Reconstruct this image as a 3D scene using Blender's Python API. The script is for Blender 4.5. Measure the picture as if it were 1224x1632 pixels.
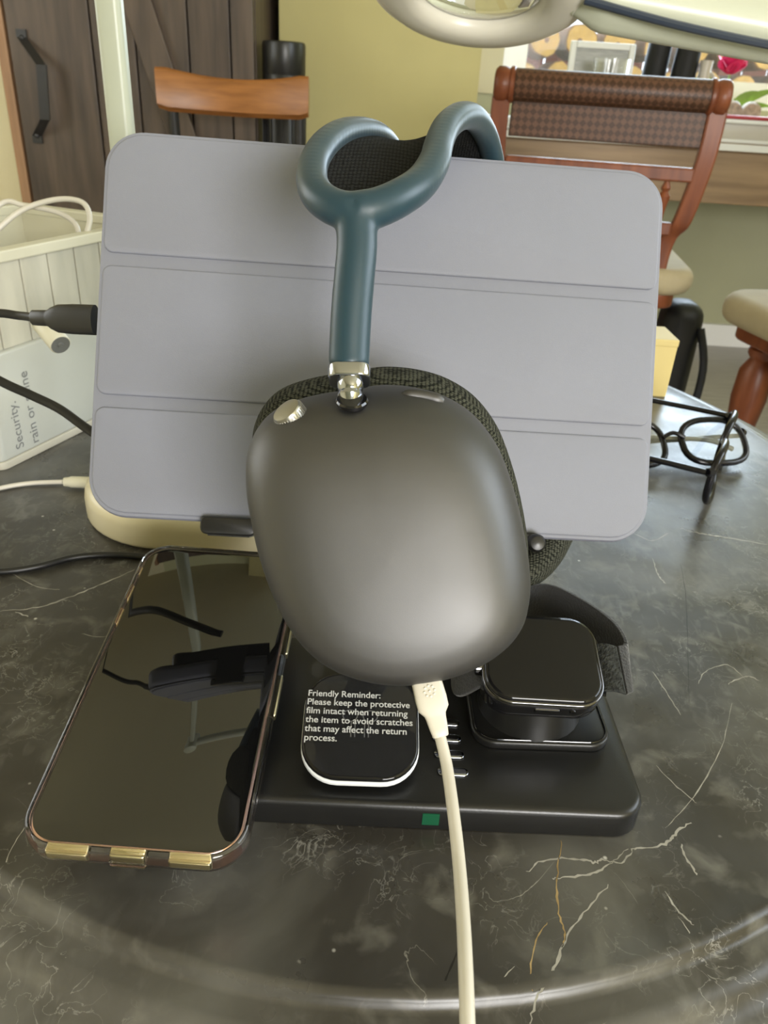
import bpy, bmesh, math, random
from mathutils import Vector, Matrix, noise
import numpy as np
PI = math.pi
random.seed(7)
for o in list(bpy.data.objects): bpy.data.objects.remove(o)
S = bpy.context.scene
COL = S.collection
V = Vector
TZ = 0.745                       # height of the table top
EYE = V((0, 0, TZ + 0.262))
# ------------------------------------------------------------------ camera
FP = 1225.0                      # focal length in pixels of the 1224x1632 frame
R3 = Matrix(((0.997988634, -0.0633931074, 0.0),
             (0.0307497285, 0.484088583, -0.874478529),
             (0.0554359114, 0.872719633, 0.485064224)))
cd = bpy.data.cameras.new('camera'); cam = bpy.data.objects.new('camera', cd); COL.objects.link(cam)
cam.matrix_world = Matrix.Translation(EYE) @ R3.to_4x4()
cd.sensor_fit = 'VERTICAL'; cd.sensor_height = 36; cd.lens = 36 * FP / 1632
cd.clip_start = 0.01; cd.clip_end = 60
cd.dof.use_dof = True; cd.dof.focus_distance = 0.27; cd.dof.aperture_fstop = 30
S.camera = cam
# ------------------------------------------------------------------ sky and light
w = bpy.data.worlds.new('sky'); S.world = w; w.use_nodes = True
bgn = w.node_tree.nodes['Background']; bgn.inputs[0].default_value = (0.80, 0.90, 1.0, 1); bgn.inputs[1].default_value = 2.1
def area(name, loc, target, sx, sy, power, col):
    l = bpy.data.lights.new(name, 'AREA'); l.shape = 'RECTANGLE'; l.size = sx; l.size_y = sy; l.energy = power; l.color = col
    o = bpy.data.objects.new(name, l); COL.objects.link(o); o.location = loc
    o.rotation_euler = (V(target) - V(loc)).to_track_quat('-Z', 'Y').to_euler(); return o
# daylight at the room's window openings
area('daylight_front', (1.10, -2.54, 1.45), (1.10, 0, 1.45), 1.2, 0.95, 92, (1.0, 0.97, 0.93))
area('daylight_left', (-2.14, 0.95, 1.50), (0, 0.95, 1.50), 1.5, 1.1, 9, (1.0, 0.93, 0.78))
area('daylight_back', (1.22, 3.62, 1.56), (1.22, 0, 1.56), 1.3, 1.05, 34, (0.70, 0.86, 1.0))
area('daylight_right', (1.90, 0.35, 1.80), (0, 0.35, 1.80), 1.5, 1.1, 20, (0.86, 0.94, 1.0))
S.view_settings.view_transform = 'Standard'; S.view_settings.look = 'None'
S.view_settings.gamma = 1.0; S.view_settings.use_curve_mapping = False
S.view_settings.exposure = 0.45

# ------------------------------------------------------------------ helpers
def P(px, py, d):
    "point on the ray through a pixel at depth d along the optical axis"
    return EYE + R3 @ V(((px - 612) / FP * d, -(py - 816) / FP * d, -d))
def G(px, py, z):
    r = R3 @ V((px - 612, -(py - 816), -FP)); t = (TZ + z - EYE.z) / r.z
    return EYE + r * t
def Y(px, py, y):
    r = R3 @ V((px - 612, -(py - 816), -FP)); return EYE + r * (y / r.y)

def mat(name, col, rough=0.5, metal=0.0, spec=0.5, var=0.0, vscale=20, bump=0.0, bscale=200, trans=0.0, ior=1.45,
        coat=0.0, emis=None, estr=1.0, alpha=1.0, sheen=0.0, col2=None, stretch=(1, 1, 1), detail=4):
    m = bpy.data.materials.new(name); m.use_nodes = True
    nt = m.node_tree; b = nt.nodes['Principled BSDF']
    b.inputs['Base Color'].default_value = (*col, 1); b.inputs['Roughness'].default_value = rough
    b.inputs['Metallic'].default_value = metal; b.inputs['Specular IOR Level'].default_value = spec
    b.inputs['Transmission Weight'].default_value = trans; b.inputs['IOR'].default_value = ior
    b.inputs['Coat Weight'].default_value = coat; b.inputs['Alpha'].default_value = alpha
    b.inputs['Sheen Weight'].default_value = sheen
    if coat: b.inputs['Coat Roughness'].default_value = 0.03
    if emis: b.inputs['Emission Color'].default_value = (*emis, 1); b.inputs['Emission Strength'].default_value = estr
    if var or bump or col2:
        tc = nt.nodes.new('ShaderNodeTexCoord'); mp = nt.nodes.new('ShaderNodeMapping')
        mp.inputs['Scale'].default_value = stretch; nt.links.new(tc.outputs['Object'], mp.inputs['Vector'])
    if var or col2:
        n = nt.nodes.new('ShaderNodeTexNoise'); n.inputs['Scale'].default_value = vscale; n.inputs['Detail'].default_value = detail
        nt.links.new(mp.outputs[0], n.inputs['Vector'])
        r = nt.nodes.new('ShaderNodeValToRGB'); r.color_ramp.elements[0].position = 0.3; r.color_ramp.elements[1].position = 0.7
        a = col; c = col2 if col2 else tuple(min(1, x * (1 + var)) for x in col)
        if not col2: a = tuple(x * (1 - var) for x in col)
        r.color_ramp.elements[0].color = (*a, 1); r.color_ramp.elements[1].color = (*c, 1)
        nt.links.new(n.outputs['Fac'], r.inputs[0]); nt.links.new(r.outputs[0], b.inputs['Base Color'])
    if bump:
        n2 = nt.nodes.new('ShaderNodeTexNoise'); n2.inputs['Scale'].default_value = bscale; n2.inputs['Detail'].default_value = 3
        nt.links.new(mp.outputs[0], n2.inputs['Vector'])
        bp = nt.nodes.new('ShaderNodeBump'); bp.inputs['Strength'].default_value = bump; bp.inputs['Distance'].default_value = 0.001
        nt.links.new(n2.outputs['Fac'], bp.inputs['Height']); nt.links.new(bp.outputs[0], b.inputs['Normal'])
    return m

def mesh_fabric(name, dark, light, scale):
    m = mat(name, dark, rough=0.9, spec=0.15); nt = m.node_tree; b = nt.nodes['Principled BSDF']
    tc = nt.nodes.new('ShaderNodeTexCoord'); mp = nt.nodes.new('ShaderNodeMapping'); mp.inputs['Scale'].default_value = (1, 1.6, 1.6)
    nt.links.new(tc.outputs['Object'], mp.inputs['Vector'])
    v = nt.nodes.new('ShaderNodeTexVoronoi'); v.feature = 'F1'; v.inputs['Scale'].default_value = scale; v.inputs['Randomness'].default_value = 0.25
    nt.links.new(mp.outputs[0], v.inputs['Vector'])
    r = nt.nodes.new('ShaderNodeValToRGB'); r.color_ramp.elements[0].position = 0.3; r.color_ramp.elements[1].position = 0.62
    r.color_ramp.elements[0].color = (*light, 1); r.color_ramp.elements[1].color = (*dark, 1)
    nt.links.new(v.outputs['Distance'], r.inputs[0]); nt.links.new(r.outputs[0], b.inputs['Base Color'])
    bp = nt.nodes.new('ShaderNodeBump'); bp.inputs['Strength'].default_value = 0.7; bp.inputs['Distance'].default_value = 0.0006; bp.invert = True
    nt.links.new(v.outputs['Distance'], bp.inputs['Height']); nt.links.new(bp.outputs[0], b.inputs['Normal'])
    return m

class MB:
    "collects shapes into one mesh"
    def __init__(self, M=None): self.bm = bmesh.new(); self.M = M or Matrix.Identity(4)
    def _add(self, vs, fs, M=None):
        T = self.M @ M if M is not None else self.M
        bv = [self.bm.verts.new(T @ V(v)) for v in vs]
        for f in fs:
            try: self.bm.faces.new([bv[i] for i in f])
            except ValueError: pass
        return self
    def box(self, lo, hi, M=None):
        x0, y0, z0 = lo; x1, y1, z1 = hi
        vs = [(x0,y0,z0),(x1,y0,z0),(x1,y1,z0),(x0,y1,z0),(x0,y0,z1),(x1,y0,z1),(x1,y1,z1),(x0,y1,z1)]
        return self._add(vs, [(0,3,2,1),(4,5,6,7),(0,1,5,4),(1,2,6,5),(2,3,7,6),(3,0,4,7)], M)
    def rings(self, rs, closed=True, cap=True, M=None, loop=False):
        n = len(rs[0]); vs = [p for r in rs for p in r]; fs = []
        K = len(rs)
        for k in range(K if loop else K - 1):
            for i in range(n if closed else n - 1):
                a = k * n + i; b = k * n + (i + 1) % n; k2 = (k + 1) % K
                fs.append((a, b, k2 * n + (i + 1) % n, k2 * n + i))
        if cap and not loop:
            fs.append(tuple(reversed(range(n)))); fs.append(tuple((K - 1) * n + i for i in range(n)))
        return self._add(vs, fs, M)
    def tube(self, pts, r, n=12, ell=1.0, M=None, closed=False, cap=True):
        pts = [V(p) for p in pts]; K = len(pts); rs = []
        rad = r if isinstance(r, (list, tuple)) else [r] * K
        nrm = None
        for k in range(K):
            if closed: t = pts[(k + 1) % K] - pts[k - 1]
            else: t = pts[min(k + 1, K - 1)] - pts[max(k - 1, 0)]
            t.normalize()
            if nrm is None:
                nrm = t.orthogonal().normalized()
                if abs(t.x) < 0.9: nrm = (V((1, 0, 0)) - t * t.x).normalized()
            else: nrm = (nrm - t * nrm.dot(t)).normalized()
            bi = t.cross(nrm)
            rs.append([pts[k] + (nrm * math.cos(a) + bi * math.sin(a) * ell) * rad[k] for a in [2 * PI * i / n for i in range(n)]])
        return self.rings(rs, cap=cap, M=M, loop=closed)
    def lathe(self, prof, n=32, M=None, cap=True):
        rs = [[(r * math.cos(2*PI*i/n), r * math.sin(2*PI*i/n), z) for i in range(n)] for r, z in prof]
        return self.rings(rs, cap=cap, M=M)
    def prism(self, outline, z0, z1, bev=0.0, seg=3, M=None, botbev=None):
        "extrudes a convex outline with rounded top and bottom edges"
        c = V((sum(p[0] for p in outline) / len(outline), sum(p[1] for p in outline) / len(outline)))
        def ins(d):
            out = []; n = len(outline)
            for i in range(n):
                p = V(outline[i][:2]); a = V(outline[i - 1][:2]); b = V(outline[(i + 1) % n][:2])
                t = (b - a)
                if t.length < 1e-9: out.append(p); continue
                t.normalize(); nn = V((-t.y, t.x)); out.append(p + nn * d)
            return out
        rs = []
        bb = bev if botbev is None else botbev
        if bb:
            for k in range(seg + 1):
                a = PI / 2 * k / seg; rs.append([(p.x, p.y, z0 + bb * (1 - math.sin(a))) for p in ins(bb * (1 - math.cos(a)))][:])
            rs = [[(p.x, p.y, z0 + bb * (1 - math.cos(PI/2*k/seg))) for p in ins(bb * (1 - math.sin(PI/2*k/seg)))] for k in range(seg + 1)]
        else: rs.append([(p[0], p[1], z0) for p in outline])
        if bev:
            rs += [[(p.x, p.y, z1 - bev * (1 - math.sin(PI/2*k/seg))) for p in ins(bev * (1 - math.cos(PI/2*k/seg)))] for k in range(seg + 1)]
        else: rs.append([(p[0], p[1], z1) for p in outline])
        return self.rings(rs, M=M)
    def build(self, name, m, parent=None, smooth=True, world=False, bevel=0, angle=40):
        bm = self.bm
        if world and parent is not None:
            bm.transform(world_of(parent).inverted())
        bmesh.ops.recalc_face_normals(bm, faces=bm.faces)
        me = bpy.data.meshes.new(name); bm.to_mesh(me); bm.free()
        if smooth:
            me.polygons.foreach_set('use_smooth', [True] * len(me.polygons))
            me.set_sharp_from_angle(angle=math.radians(angle))
        o = bpy.data.objects.new(name, me); COL.objects.link(o)
        if m: me.materials.append(m)
        if parent is not None: o.parent = parent
        if bevel:
            b = o.modifiers.new('b', 'BEVEL'); b.width = bevel; b.segments = 2; b.limit_method = 'ANGLE'
        return o
def world_of(o):
    M = o.matrix_basis.copy(); p = o.parent
    while p: M = p.matrix_basis @ M; p = p.parent
    return M
def rrect(w, h, r, n=7, cx=0, cy=0):
    pts = []
    for (sx, sy, a0) in ((1, 1, 0), (-1, 1, PI/2), (-1, -1, PI), (1, -1, 3*PI/2)):
        for k in range(n + 1):
            a = a0 + PI/2 * k / n; pts.append((cx + sx * (w/2 - r) + r * math.cos(a), cy + sy * (h/2 - r) + r * math.sin(a)))
    return pts
def spl(pts, n=8, closed=False):
    "Catmull-Rom through points (any dimension)"
    pts = [np.array(p, float) for p in pts]; K = len(pts); out = []
    rng = range(K) if closed else range(K - 1)
    for i in rng:
        if closed: a, b, c, d = pts[i-1], pts[i], pts[(i+1) % K], pts[(i+2) % K]
        else: a, b, c, d = pts[max(i-1, 0)], pts[i], pts[i+1], pts[min(i+2, K-1)]
        for k in range(n):
            t = k / n
            out.append(0.5 * ((2*b) + (-a + c)*t + (2*a - 5*b + 4*c - d)*t*t + (-a + 3*b - 3*c + d)*t**3))
    if not closed: out.append(pts[-1])
    return out
def v3(ps): return [V(p) for p in ps]
def thing(name, label, cat, M=None, group=None):
    o = bpy.data.objects.new(name, None); o.empty_display_size = 0.02; COL.objects.link(o)
    if M is None: M = Matrix.Identity(4)
    if not isinstance(M, Matrix): M = Matrix.Translation(V(M))
    o.matrix_basis = M
    o['label'] = label; o['category'] = cat
    if group: o['group'] = group
    return o
def tag(o, label, cat, group=None):
    o['label'] = label; o['category'] = cat
    if group: o['group'] = group
    return o
def struct(o): o['kind'] = 'structure'; return o
def frame(o, x, y):
    x = V(x).normalized(); y = V(y); z = x.cross(y).normalized(); y = z.cross(x).normalized()
    M = Matrix((x, y, z)).transposed().to_4x4(); M.translation = V(o); return M
def rotz(a): return Matrix.Rotation(a, 4, 'Z')
def T(x, y, z): return Matrix.Translation((x, y, z))
def dup(root, M, label=None, group=None):
    r = root.copy(); COL.objects.link(r); r.matrix_basis = M
    if label: r['label'] = label
    if group: r['group'] = group
    for ch in list(root.children):
        c = ch.copy(); COL.objects.link(c); c.parent = r
        for g in list(ch.children):
            d = g.copy(); COL.objects.link(d); d.parent = c
    return r
def text_mesh(body, m, parent, name, M, width=None, align='LEFT', space=1.0, thick=0.00004, bold=0.0):
    cu = bpy.data.curves.new(name, 'FONT'); cu.body = body; cu.size = 1; cu.space_line = space; cu.extrude = 0; cu.align_x = align; cu.offset = bold
    t = bpy.data.objects.new(name, cu); COL.objects.link(t)
    bpy.context.view_layer.update()
    dg = bpy.context.evaluated_depsgraph_get(); me = bpy.data.meshes.new_from_object(t.evaluated_get(dg))
    xs = [v.co.x for v in me.vertices]; s = width / (max(xs) - min(xs))
    bpy.data.objects.remove(t)
    me.transform(Matrix.Scale(s, 4)); me.transform(M)
    me.materials.clear(); me.materials.append(m)
    o = bpy.data.objects.new(name, me); COL.objects.link(o); o.parent = parent
    return o

# ------------------------------------------------------------------ materials
M = {}
M['yellow'] = mat('yellow_paint', (0.46, 0.41, 0.19), 0.85, var=0.04, vscale=3, bump=0.15, bscale=60)
M['pale'] = mat('pale_green_paint', (0.60, 0.60, 0.36), 0.85, var=0.03, vscale=3)
M['beige'] = mat('beige_paint', (0.58, 0.53, 0.38), 0.85, var=0.03, vscale=3)
M['sage'] = mat('sage_paint', (0.42, 0.42, 0.28), 0.85, var=0.04, vscale=3)
M['sunlit_cream'] = mat('sunlit_cream_paint', (0.82, 0.76, 0.52), 0.85, var=0.03, vscale=3)  # cream wall colour with the sunlight on it painted in
M['ceil'] = mat('ceiling_paint', (0.50, 0.45, 0.28), 0.9, var=0.02, vscale=3)
M['floor'] = mat('floor_boards', (0.40, 0.38, 0.36), 0.35, var=0.15, vscale=6, stretch=(1, 12, 1))
M['white'] = mat('white_gloss_paint', (0.85, 0.85, 0.84), 0.35)
M['darkwood'] = mat('dark_stained_wood', (0.042, 0.031, 0.025), 0.45, col2=(0.105, 0.076, 0.056), vscale=3.0, stretch=(9, 9, 0.8), detail=6)
M['tanwood'] = mat('tan_wood_edge', (0.30, 0.17, 0.09), 0.5, var=0.2, vscale=5, stretch=(8, 8, 1))
M['blackiron'] = mat('black_iron', (0.012, 0.012, 0.014), 0.38, spec=0.6)
M['orangewood'] = mat('orange_brown_wood', (0.21, 0.080, 0.020), 0.35, col2=(0.33, 0.135, 0.038), vscale=5, stretch=(2, 2, 14), detail=6)
M['redwood'] = mat('red_brown_wood', (0.095, 0.026, 0.010), 0.38, col2=(0.17, 0.050, 0.018), vscale=5, stretch=(10, 10, 1.5), spec=0.35)
M['sidewood'] = mat('console_wood', (0.17, 0.105, 0.055), 0.45, col2=(0.30, 0.20, 0.11), vscale=3, stretch=(0.7, 4, 9), detail=6)
M['cushion_tan'] = mat('tan_seat_fabric', (0.30, 0.25, 0.15), 0.8, var=0.06, vscale=30, bump=0.2, bscale=400)
M['vase'] = mat('matt_black_ceramic', (0.010, 0.010, 0.011), 0.6, spec=0.3)
M['black_cyl'] = mat('black_satin_plastic', (0.014, 0.014, 0.014), 0.32)
M['cream_plastic'] = mat('cream_plastic', (0.60, 0.54, 0.36), 0.32)
M['lampwhite'] = mat('lamp_white_enamel', (0.50, 0.52, 0.42), 0.3)
M['lamphead'] = mat('lamp_head_enamel', (0.66, 0.63, 0.54), 0.28)
M['polewhite'] = mat('lamp_pole_enamel', (0.36, 0.38, 0.30), 0.35)
M['lampgroove'] = mat('lamp_dark_strip', (0.03, 0.04, 0.06), 0.3)
M['glass'] = mat('clear_glass', (1, 1, 1), 0.0, trans=1.0, ior=1.45)
M['lens'] = mat('lens_glass', (0.97, 0.98, 1), 0.0, trans=1.0, ior=1.5)
M['teal'] = mat('teal_soft_rubber', (0.010, 0.034, 0.050), 0.38, spec=0.6, sheen=0.05)
M['chrome'] = mat('chrome', (0.44, 0.46, 0.52), 0.10, metal=1.0)
M['steel_dark'] = mat('dark_chrome', (0.16, 0.16, 0.17), 0.2, metal=1.0)
M['alu'] = mat('anodised_grey_aluminium', (0.108, 0.107, 0.107), 0.50, metal=0.93, bump=0.02, bscale=3000)
M['crown'] = mat('brushed_silver', (0.42, 0.41, 0.37), 0.3, metal=1.0)
M['cushion'] = mesh_fabric('ear_cushion_mesh_fabric', (0.006, 0.007, 0.005), (0.075, 0.077, 0.058), 700)
M['canopy'] = mesh_fabric('black_knit_mesh', (0.0025, 0.0025, 0.0025), (0.020, 0.021, 0.021), 760)
M['cover'] = mat('lavender_grey_cover', (0.180, 0.188, 0.225), 0.62, var=0.05, vscale=9, bump=0.10, bscale=2500)
M['cover_edge'] = mat('lavender_grey_cover_shell', (0.165, 0.170, 0.212), 0.55, bump=0.08, bscale=2500)
M['blackglass'] = mat('black_screen_glass', (0.004, 0.004, 0.004), 0.012, spec=0.5, ior=1.85)
M['padglass'] = mat('dark_pad_glass', (0.006, 0.006, 0.0065), 0.03, spec=0.4, ior=1.42)
M['blackplastic'] = mat('matt_black_plastic', (0.0085, 0.0085, 0.0085), 0.33, bump=0.04, bscale=1500)
M['blackgloss'] = mat('gloss_black_plastic', (0.006, 0.006, 0.007), 0.06, coat=0.5)
M['clearcase'] = mat('clear_phone_case', (0.93, 0.90, 0.90), 0.04, trans=1.0, ior=1.42)
M['rosegold'] = mat('rose_gold_metal', (0.62, 0.42, 0.36), 0.25, metal=1.0)
M['goldbtn'] = mat('pale_gold_metal', (0.80, 0.72, 0.46), 0.28, metal=1.0)
M['whitecable'] = mat('white_cable_rubber', (0.54, 0.51, 0.44), 0.4)
M['blackcable'] = mat('black_cable_rubber', (0.010, 0.010, 0.010), 0.4)
M['film'] = mat('clear_film', (0.25, 0.25, 0.25), 0.03, alpha=0.02, spec=0.5)
M['printwhite'] = mat('white_film_print', (0.46, 0.46, 0.45), 0.6)
M['printgrey'] = mat('faint_grey_print', (0.10, 0.10, 0.10), 0.3)
M['whiteplastic'] = mat('white_plastic_rim', (0.75, 0.78, 0.80), 0.3)
M['green'] = mat('green_indicator', (0.004, 0.05, 0.022), 0.35, emis=(0.01, 0.16, 0.07), estr=0.12)
M['velcro'] = mat('dark_grey_woven_band', (0.012, 0.012, 0.012), 0.9, sheen=0.25, bump=0.5, bscale=900)
M['velcro2'] = mat('textured_loop_band', (0.030, 0.033, 0.032), 0.9, var=0.55, vscale=420, bump=1.0, bscale=700)
M['watchcase'] = mat('polished_dark_case', (0.14, 0.14, 0.15), 0.12, metal=1.0)
M['basketwood'] = mat('whitewashed_plank', (0.34, 0.33, 0.27), 0.5, col2=(0.50, 0.48, 0.39), vscale=14, stretch=(3, 3, 0.6), detail=6)
M['basketrim'] = mat('cream_basket_rim', (0.56, 0.54, 0.42), 0.4)
M['binplastic'] = mat('white_glossy_box', (0.42, 0.43, 0.39), 0.13, coat=0.5)
M['boxrim'] = mat('cream_box_edge', (0.42, 0.40, 0.33), 0.4)
M['textgrey'] = mat('grey_box_print', (0.16, 0.165, 0.165), 0.6)
M['rollgrey'] = mat('grey_roll_end', (0.11, 0.115, 0.11), 0.4)
M['yellowbox'] = mat('yellow_paper', (0.52, 0.42, 0.17), 0.6, var=0.04)
M['bag'] = mat('black_bag_leather', (0.008, 0.009, 0.013), 0.45, bump=0.3, bscale=80)
M['lensA'] = mat('spectacle_lens', (0.93, 0.96, 1.0), 0.0, trans=1.0, ior=1.5)
M['blackframe'] = mat('black_acetate', (0.006, 0.006, 0.008), 0.22, spec=0.35)
M['greytemple'] = mat('grey_green_temple', (0.30, 0.30, 0.24), 0.3)
M['logbark'] = mat('log_bark', (0.20, 0.10, 0.05), 0.85, var=0.3, vscale=20)
M['logface'] = mat('log_end_wood', (0.66, 0.40, 0.11), 0.8, var=0.2, vscale=18)
M['fence'] = mat('red_brown_fence', (0.16, 0.035, 0.022), 0.7, var=0.2, vscale=8)
M['orange'] = mat('orange_rail', (0.75, 0.26, 0.06), 0.6)
M['pink'] = mat('magenta_petal', (0.55, 0.01, 0.09), 0.5, var=0.2, vscale=30)
M['leaf'] = mat('green_leaf', (0.16, 0.26, 0.03), 0.5, var=0.3, vscale=20)
M['silver'] = mat('silver_frame', (0.62, 0.62, 0.60), 0.35)
M['photo'] = mat('framed_grey_print', (0.24, 0.24, 0.22), 0.3, var=0.25, vscale=14, stretch=(1, 1, 5))
M['heart'] = mat('speckled_stone', (0.30, 0.24, 0.18), 0.6, var=0.35, vscale=60)
M['jug'] = mat('cream_ceramic', (0.42, 0.39, 0.34), 0.35)
M['red'] = mat('red_tray', (0.28, 0.01, 0.015), 0.4)
M['paper'] = mat('white_paper', (0.70, 0.72, 0.74), 0.6)
M['ground'] = mat('patio_ground', (0.42, 0.40, 0.36), 0.9, var=0.2, vscale=5)

# woven rattan rail
def woven():
    m = mat('woven_brown_leather', (0.10, 0.045, 0.022), 0.42, spec=0.3); nt = m.node_tree; b = nt.nodes['Principled BSDF']
    tc = nt.nodes.new('ShaderNodeTexCoord'); w1 = nt.nodes.new('ShaderNodeTexChecker'); w1.inputs['Scale'].default_value = 95
    mp = nt.nodes.new('ShaderNodeMapping'); mp.inputs['Rotation'].default_value = (0, PI/4, 0); nt.links.new(tc.outputs['Object'], mp.inputs[0]); nt.links.new(mp.outputs[0], w1.inputs[0])
    w1.inputs[1].default_value = (0.085, 0.040, 0.022, 1); w1.inputs[2].default_value = (0.040, 0.018, 0.009, 1)
    nt.links.new(w1.outputs[0], b.inputs['Base Color'])
    bp = nt.nodes.new('ShaderNodeBump'); bp.inputs['Strength'].default_value = 0.6; bp.inputs['Distance'].default_value = 0.002
    nt.links.new(w1.outputs[1], bp.inputs['Height']); nt.links.new(bp.outputs[0], b.inputs['Normal'])
    return m
M['woven'] = woven()

def marble():
    m = bpy.data.materials.new('dark_grey_marble'); m.use_nodes = True; nt = m.node_tree; N = nt.nodes; L = nt.links
    b = N['Principled BSDF']
    tc = N.new('ShaderNodeTexCoord')
    def noi(scale, detail=5, dist=0.0, vec=None):
        n = N.new('ShaderNodeTexNoise'); n.inputs['Scale'].default_value = scale; n.inputs['Detail'].default_value = detail; n.inputs['Distortion'].default_value = dist
        L.new(vec or tc.outputs['Object'], n.inputs['Vector']); return n
    def ramp(src, stops):
        r = N.new('ShaderNodeValToRGB'); e = r.color_ramp.elements
        e[0].position, e[0].color = stops[0][0], (*[stops[0][1]] * 3, 1) if not isinstance(stops[0][1], tuple) else (*stops[0][1], 1)
        e[1].position, e[1].color = stops[-1][0], (*[stops[-1][1]] * 3, 1) if not isinstance(stops[-1][1], tuple) else (*stops[-1][1], 1)
        for s in stops[1:-1]:
            q = e.new(s[0]); q.color = (*s[1], 1) if isinstance(s[1], tuple) else (s[1], s[1], s[1], 1)
        L.new(src, r.inputs[0]); return r
    def mix(a, bb, fac, mode='MIX'):
        x = N.new('ShaderNodeMix'); x.data_type = 'RGBA'; x.blend_type = mode
        if isinstance(fac, float): x.inputs[0].default_value = fac
        else: L.new(fac, x.inputs[0])
        for s, i in ((a, 6), (bb, 7)):
            if isinstance(s, tuple): x.inputs[i].default_value = (*s, 1)
            else: L.new(s, x.inputs[i])
        return x.outputs[2]
    base = ramp(noi(9, 6, 0.6).outputs['Fac'], [(0.32, (0.015, 0.013, 0.010)), (0.50, (0.035, 0.032, 0.027)), (0.72, (0.115, 0.112, 0.100))]).outputs[0]
    # small blotches
    bl = ramp(noi(55, 4, 0.5).outputs['Fac'], [(0.55, 0.0), (0.75, 1.0)]).outputs[0]
    base = mix(base, (0.11, 0.105, 0.09), bl)
    # veins: zero crossings of distorted noise, broken up by a mask
    def veins(scale, width, msc, m0, m1, seed):
        mp = N.new('ShaderNodeMapping'); mp.inputs['Location'].default_value = (seed, seed * 2.3, 0); L.new(tc.outputs['Object'], mp.inputs[0])
        n = noi(scale, 6, 0.9, mp.outputs[0])
        a = N.new('ShaderNodeMath'); a.operation = 'SUBTRACT'; a.inputs[1].default_value = 0.5; L.new(n.outputs['Fac'], a.inputs[0])
        c = N.new('ShaderNodeMath'); c.operation = 'ABSOLUTE'; L.new(a.outputs[0], c.inputs[0])
        v = ramp(c.outputs[0], [(0.0, 1.0), (width, 0.0)])
        k = ramp(noi(msc, 3, 0.4, mp.outputs[0]).outputs['Fac'], [(m0, 0.0), (m1, 1.0)])
        q = N.new('ShaderNodeMath'); q.operation = 'MULTIPLY'; L.new(v.outputs[0], q.inputs[0]); L.new(k.outputs[0], q.inputs[1]); return q.outputs[0]
    base = mix(base, (0.34, 0.33, 0.29), veins(16, 0.0028, 16, 0.58, 0.68, 1.3))
    base = mix(base, (0.20, 0.195, 0.175), veins(42, 0.006, 20, 0.58, 0.70, 4.1))
    base = mix(base, (0.17, 0.165, 0.15), veins(90, 0.012, 15, 0.50, 0.62, 7.7))
    mw = N.new('ShaderNodeMapping'); mw.inputs['Scale'].default_value = (1, .45, 1); mw.inputs['Rotation'].default_value = (0, 0, .6); L.new(tc.outputs['Object'], mw.inputs[0])
    ws = ramp(noi(120, 10, 1.2, mw.outputs[0]).outputs['Fac'], [(0.52, 0.0), (0.80, 1.0)]).outputs[0]
    wm = ramp(noi(7, 3, 0.5).outputs['Fac'], [(0.42, 0.0), (0.62, 0.75)]).outputs[0]
    wq = N.new('ShaderNodeMath'); wq.operation = 'MULTIPLY'; L.new(ws, wq.inputs[0]); L.new(wm, wq.inputs[1])
    base = mix(base, (0.15, 0.147, 0.135), wq.outputs[0])
    # flecks
    vo = N.new('ShaderNodeTexVoronoi'); vo.inputs['Scale'].default_value = 75; L.new(tc.outputs['Object'], vo.inputs['Vector'])
    fl = ramp(vo.outputs['Distance'], [(0.03, 1.0), (0.08, 0.0)])
    fm = ramp(noi(30, 2).outputs['Fac'], [(0.58, 0.0), (0.62, 1.0)])
    q = N.new('ShaderNodeMath'); q.operation = 'MULTIPLY'; L.new(fl.outputs[0], q.inputs[0]); L.new(fm.outputs[0], q.inputs[1])
    base = mix(base, (0.45, 0.44, 0.40), q.outputs[0])
    L.new(base, b.inputs['Base Color'])
    rr = ramp(noi(25, 5).outputs['Fac'], [(0.35, 0.26), (0.7, 0.42)]); L.new(rr.outputs[0], b.inputs['Roughness'])
    b.inputs['Specular IOR Level'].default_value = 0.6
    bp = N.new('ShaderNodeBump'); bp.inputs['Strength'].default_value = 0.12; bp.inputs['Distance'].default_value = 0.001
    L.new(noi(60, 5).outputs['Fac'], bp.inputs['Height']); L.new(bp.outputs[0], b.inputs['Normal'])
    return m
M['marble'] = marble()
M['vein'] = mat('pale_marble_vein', (0.20, 0.19, 0.165), 0.3, col2=(0.40, 0.385, 0.34), vscale=90)
M['veinochre'] = mat('ochre_marble_vein', (0.20, 0.13, 0.05), 0.3, col2=(0.36, 0.26, 0.12), vscale=150)
M['veindark'] = mat('dark_marble_crack', (0.012, 0.011, 0.010), 0.4)

# ------------------------------------------------------------------ the room
XL, XR, YF, YB, ZC = -2.2, 1.97, -2.6, 3.7, 2.5
def plate(name, lo, hi, m): return struct(MB().box(lo, hi).build(name, m, smooth=False))
plate('floor', (XL - .1, YF - .1, -0.05), (XR + .1, YB + .1, 0), M['floor'])
plate('ceiling', (XL - .1, YF - .1, ZC), (XR + .1, YB + .1, ZC + .05), M['ceil'])
def wall_with_hole(name, axis, pos, thick, a0, a1, h0, h1, z0, z1, m):
    mb = MB()
    def bx(u0, u1, w0, w1):
        if u1 - u0 < 1e-4 or w1 - w0 < 1e-4: return
        lo, hi = ((u0, pos, w0), (u1, pos + thick, w1)) if axis == 'y' else ((pos, u0, w0), (pos + thick, u1, w1))
        if thick < 0: lo, hi = tuple(map(min, lo, hi)), tuple(map(max, lo, hi))
        mb.box(lo, hi)
    bx(a0, h0, 0, ZC); bx(h1, a1, 0, ZC); bx(h0, h1, 0, z0); bx(h0, h1, z1, ZC)
    return struct(mb.build(name, m, smooth=False))
WX0 = Y(800, 110, YB).x; WZ0, WZ1 = 1.00, 2.15
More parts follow.
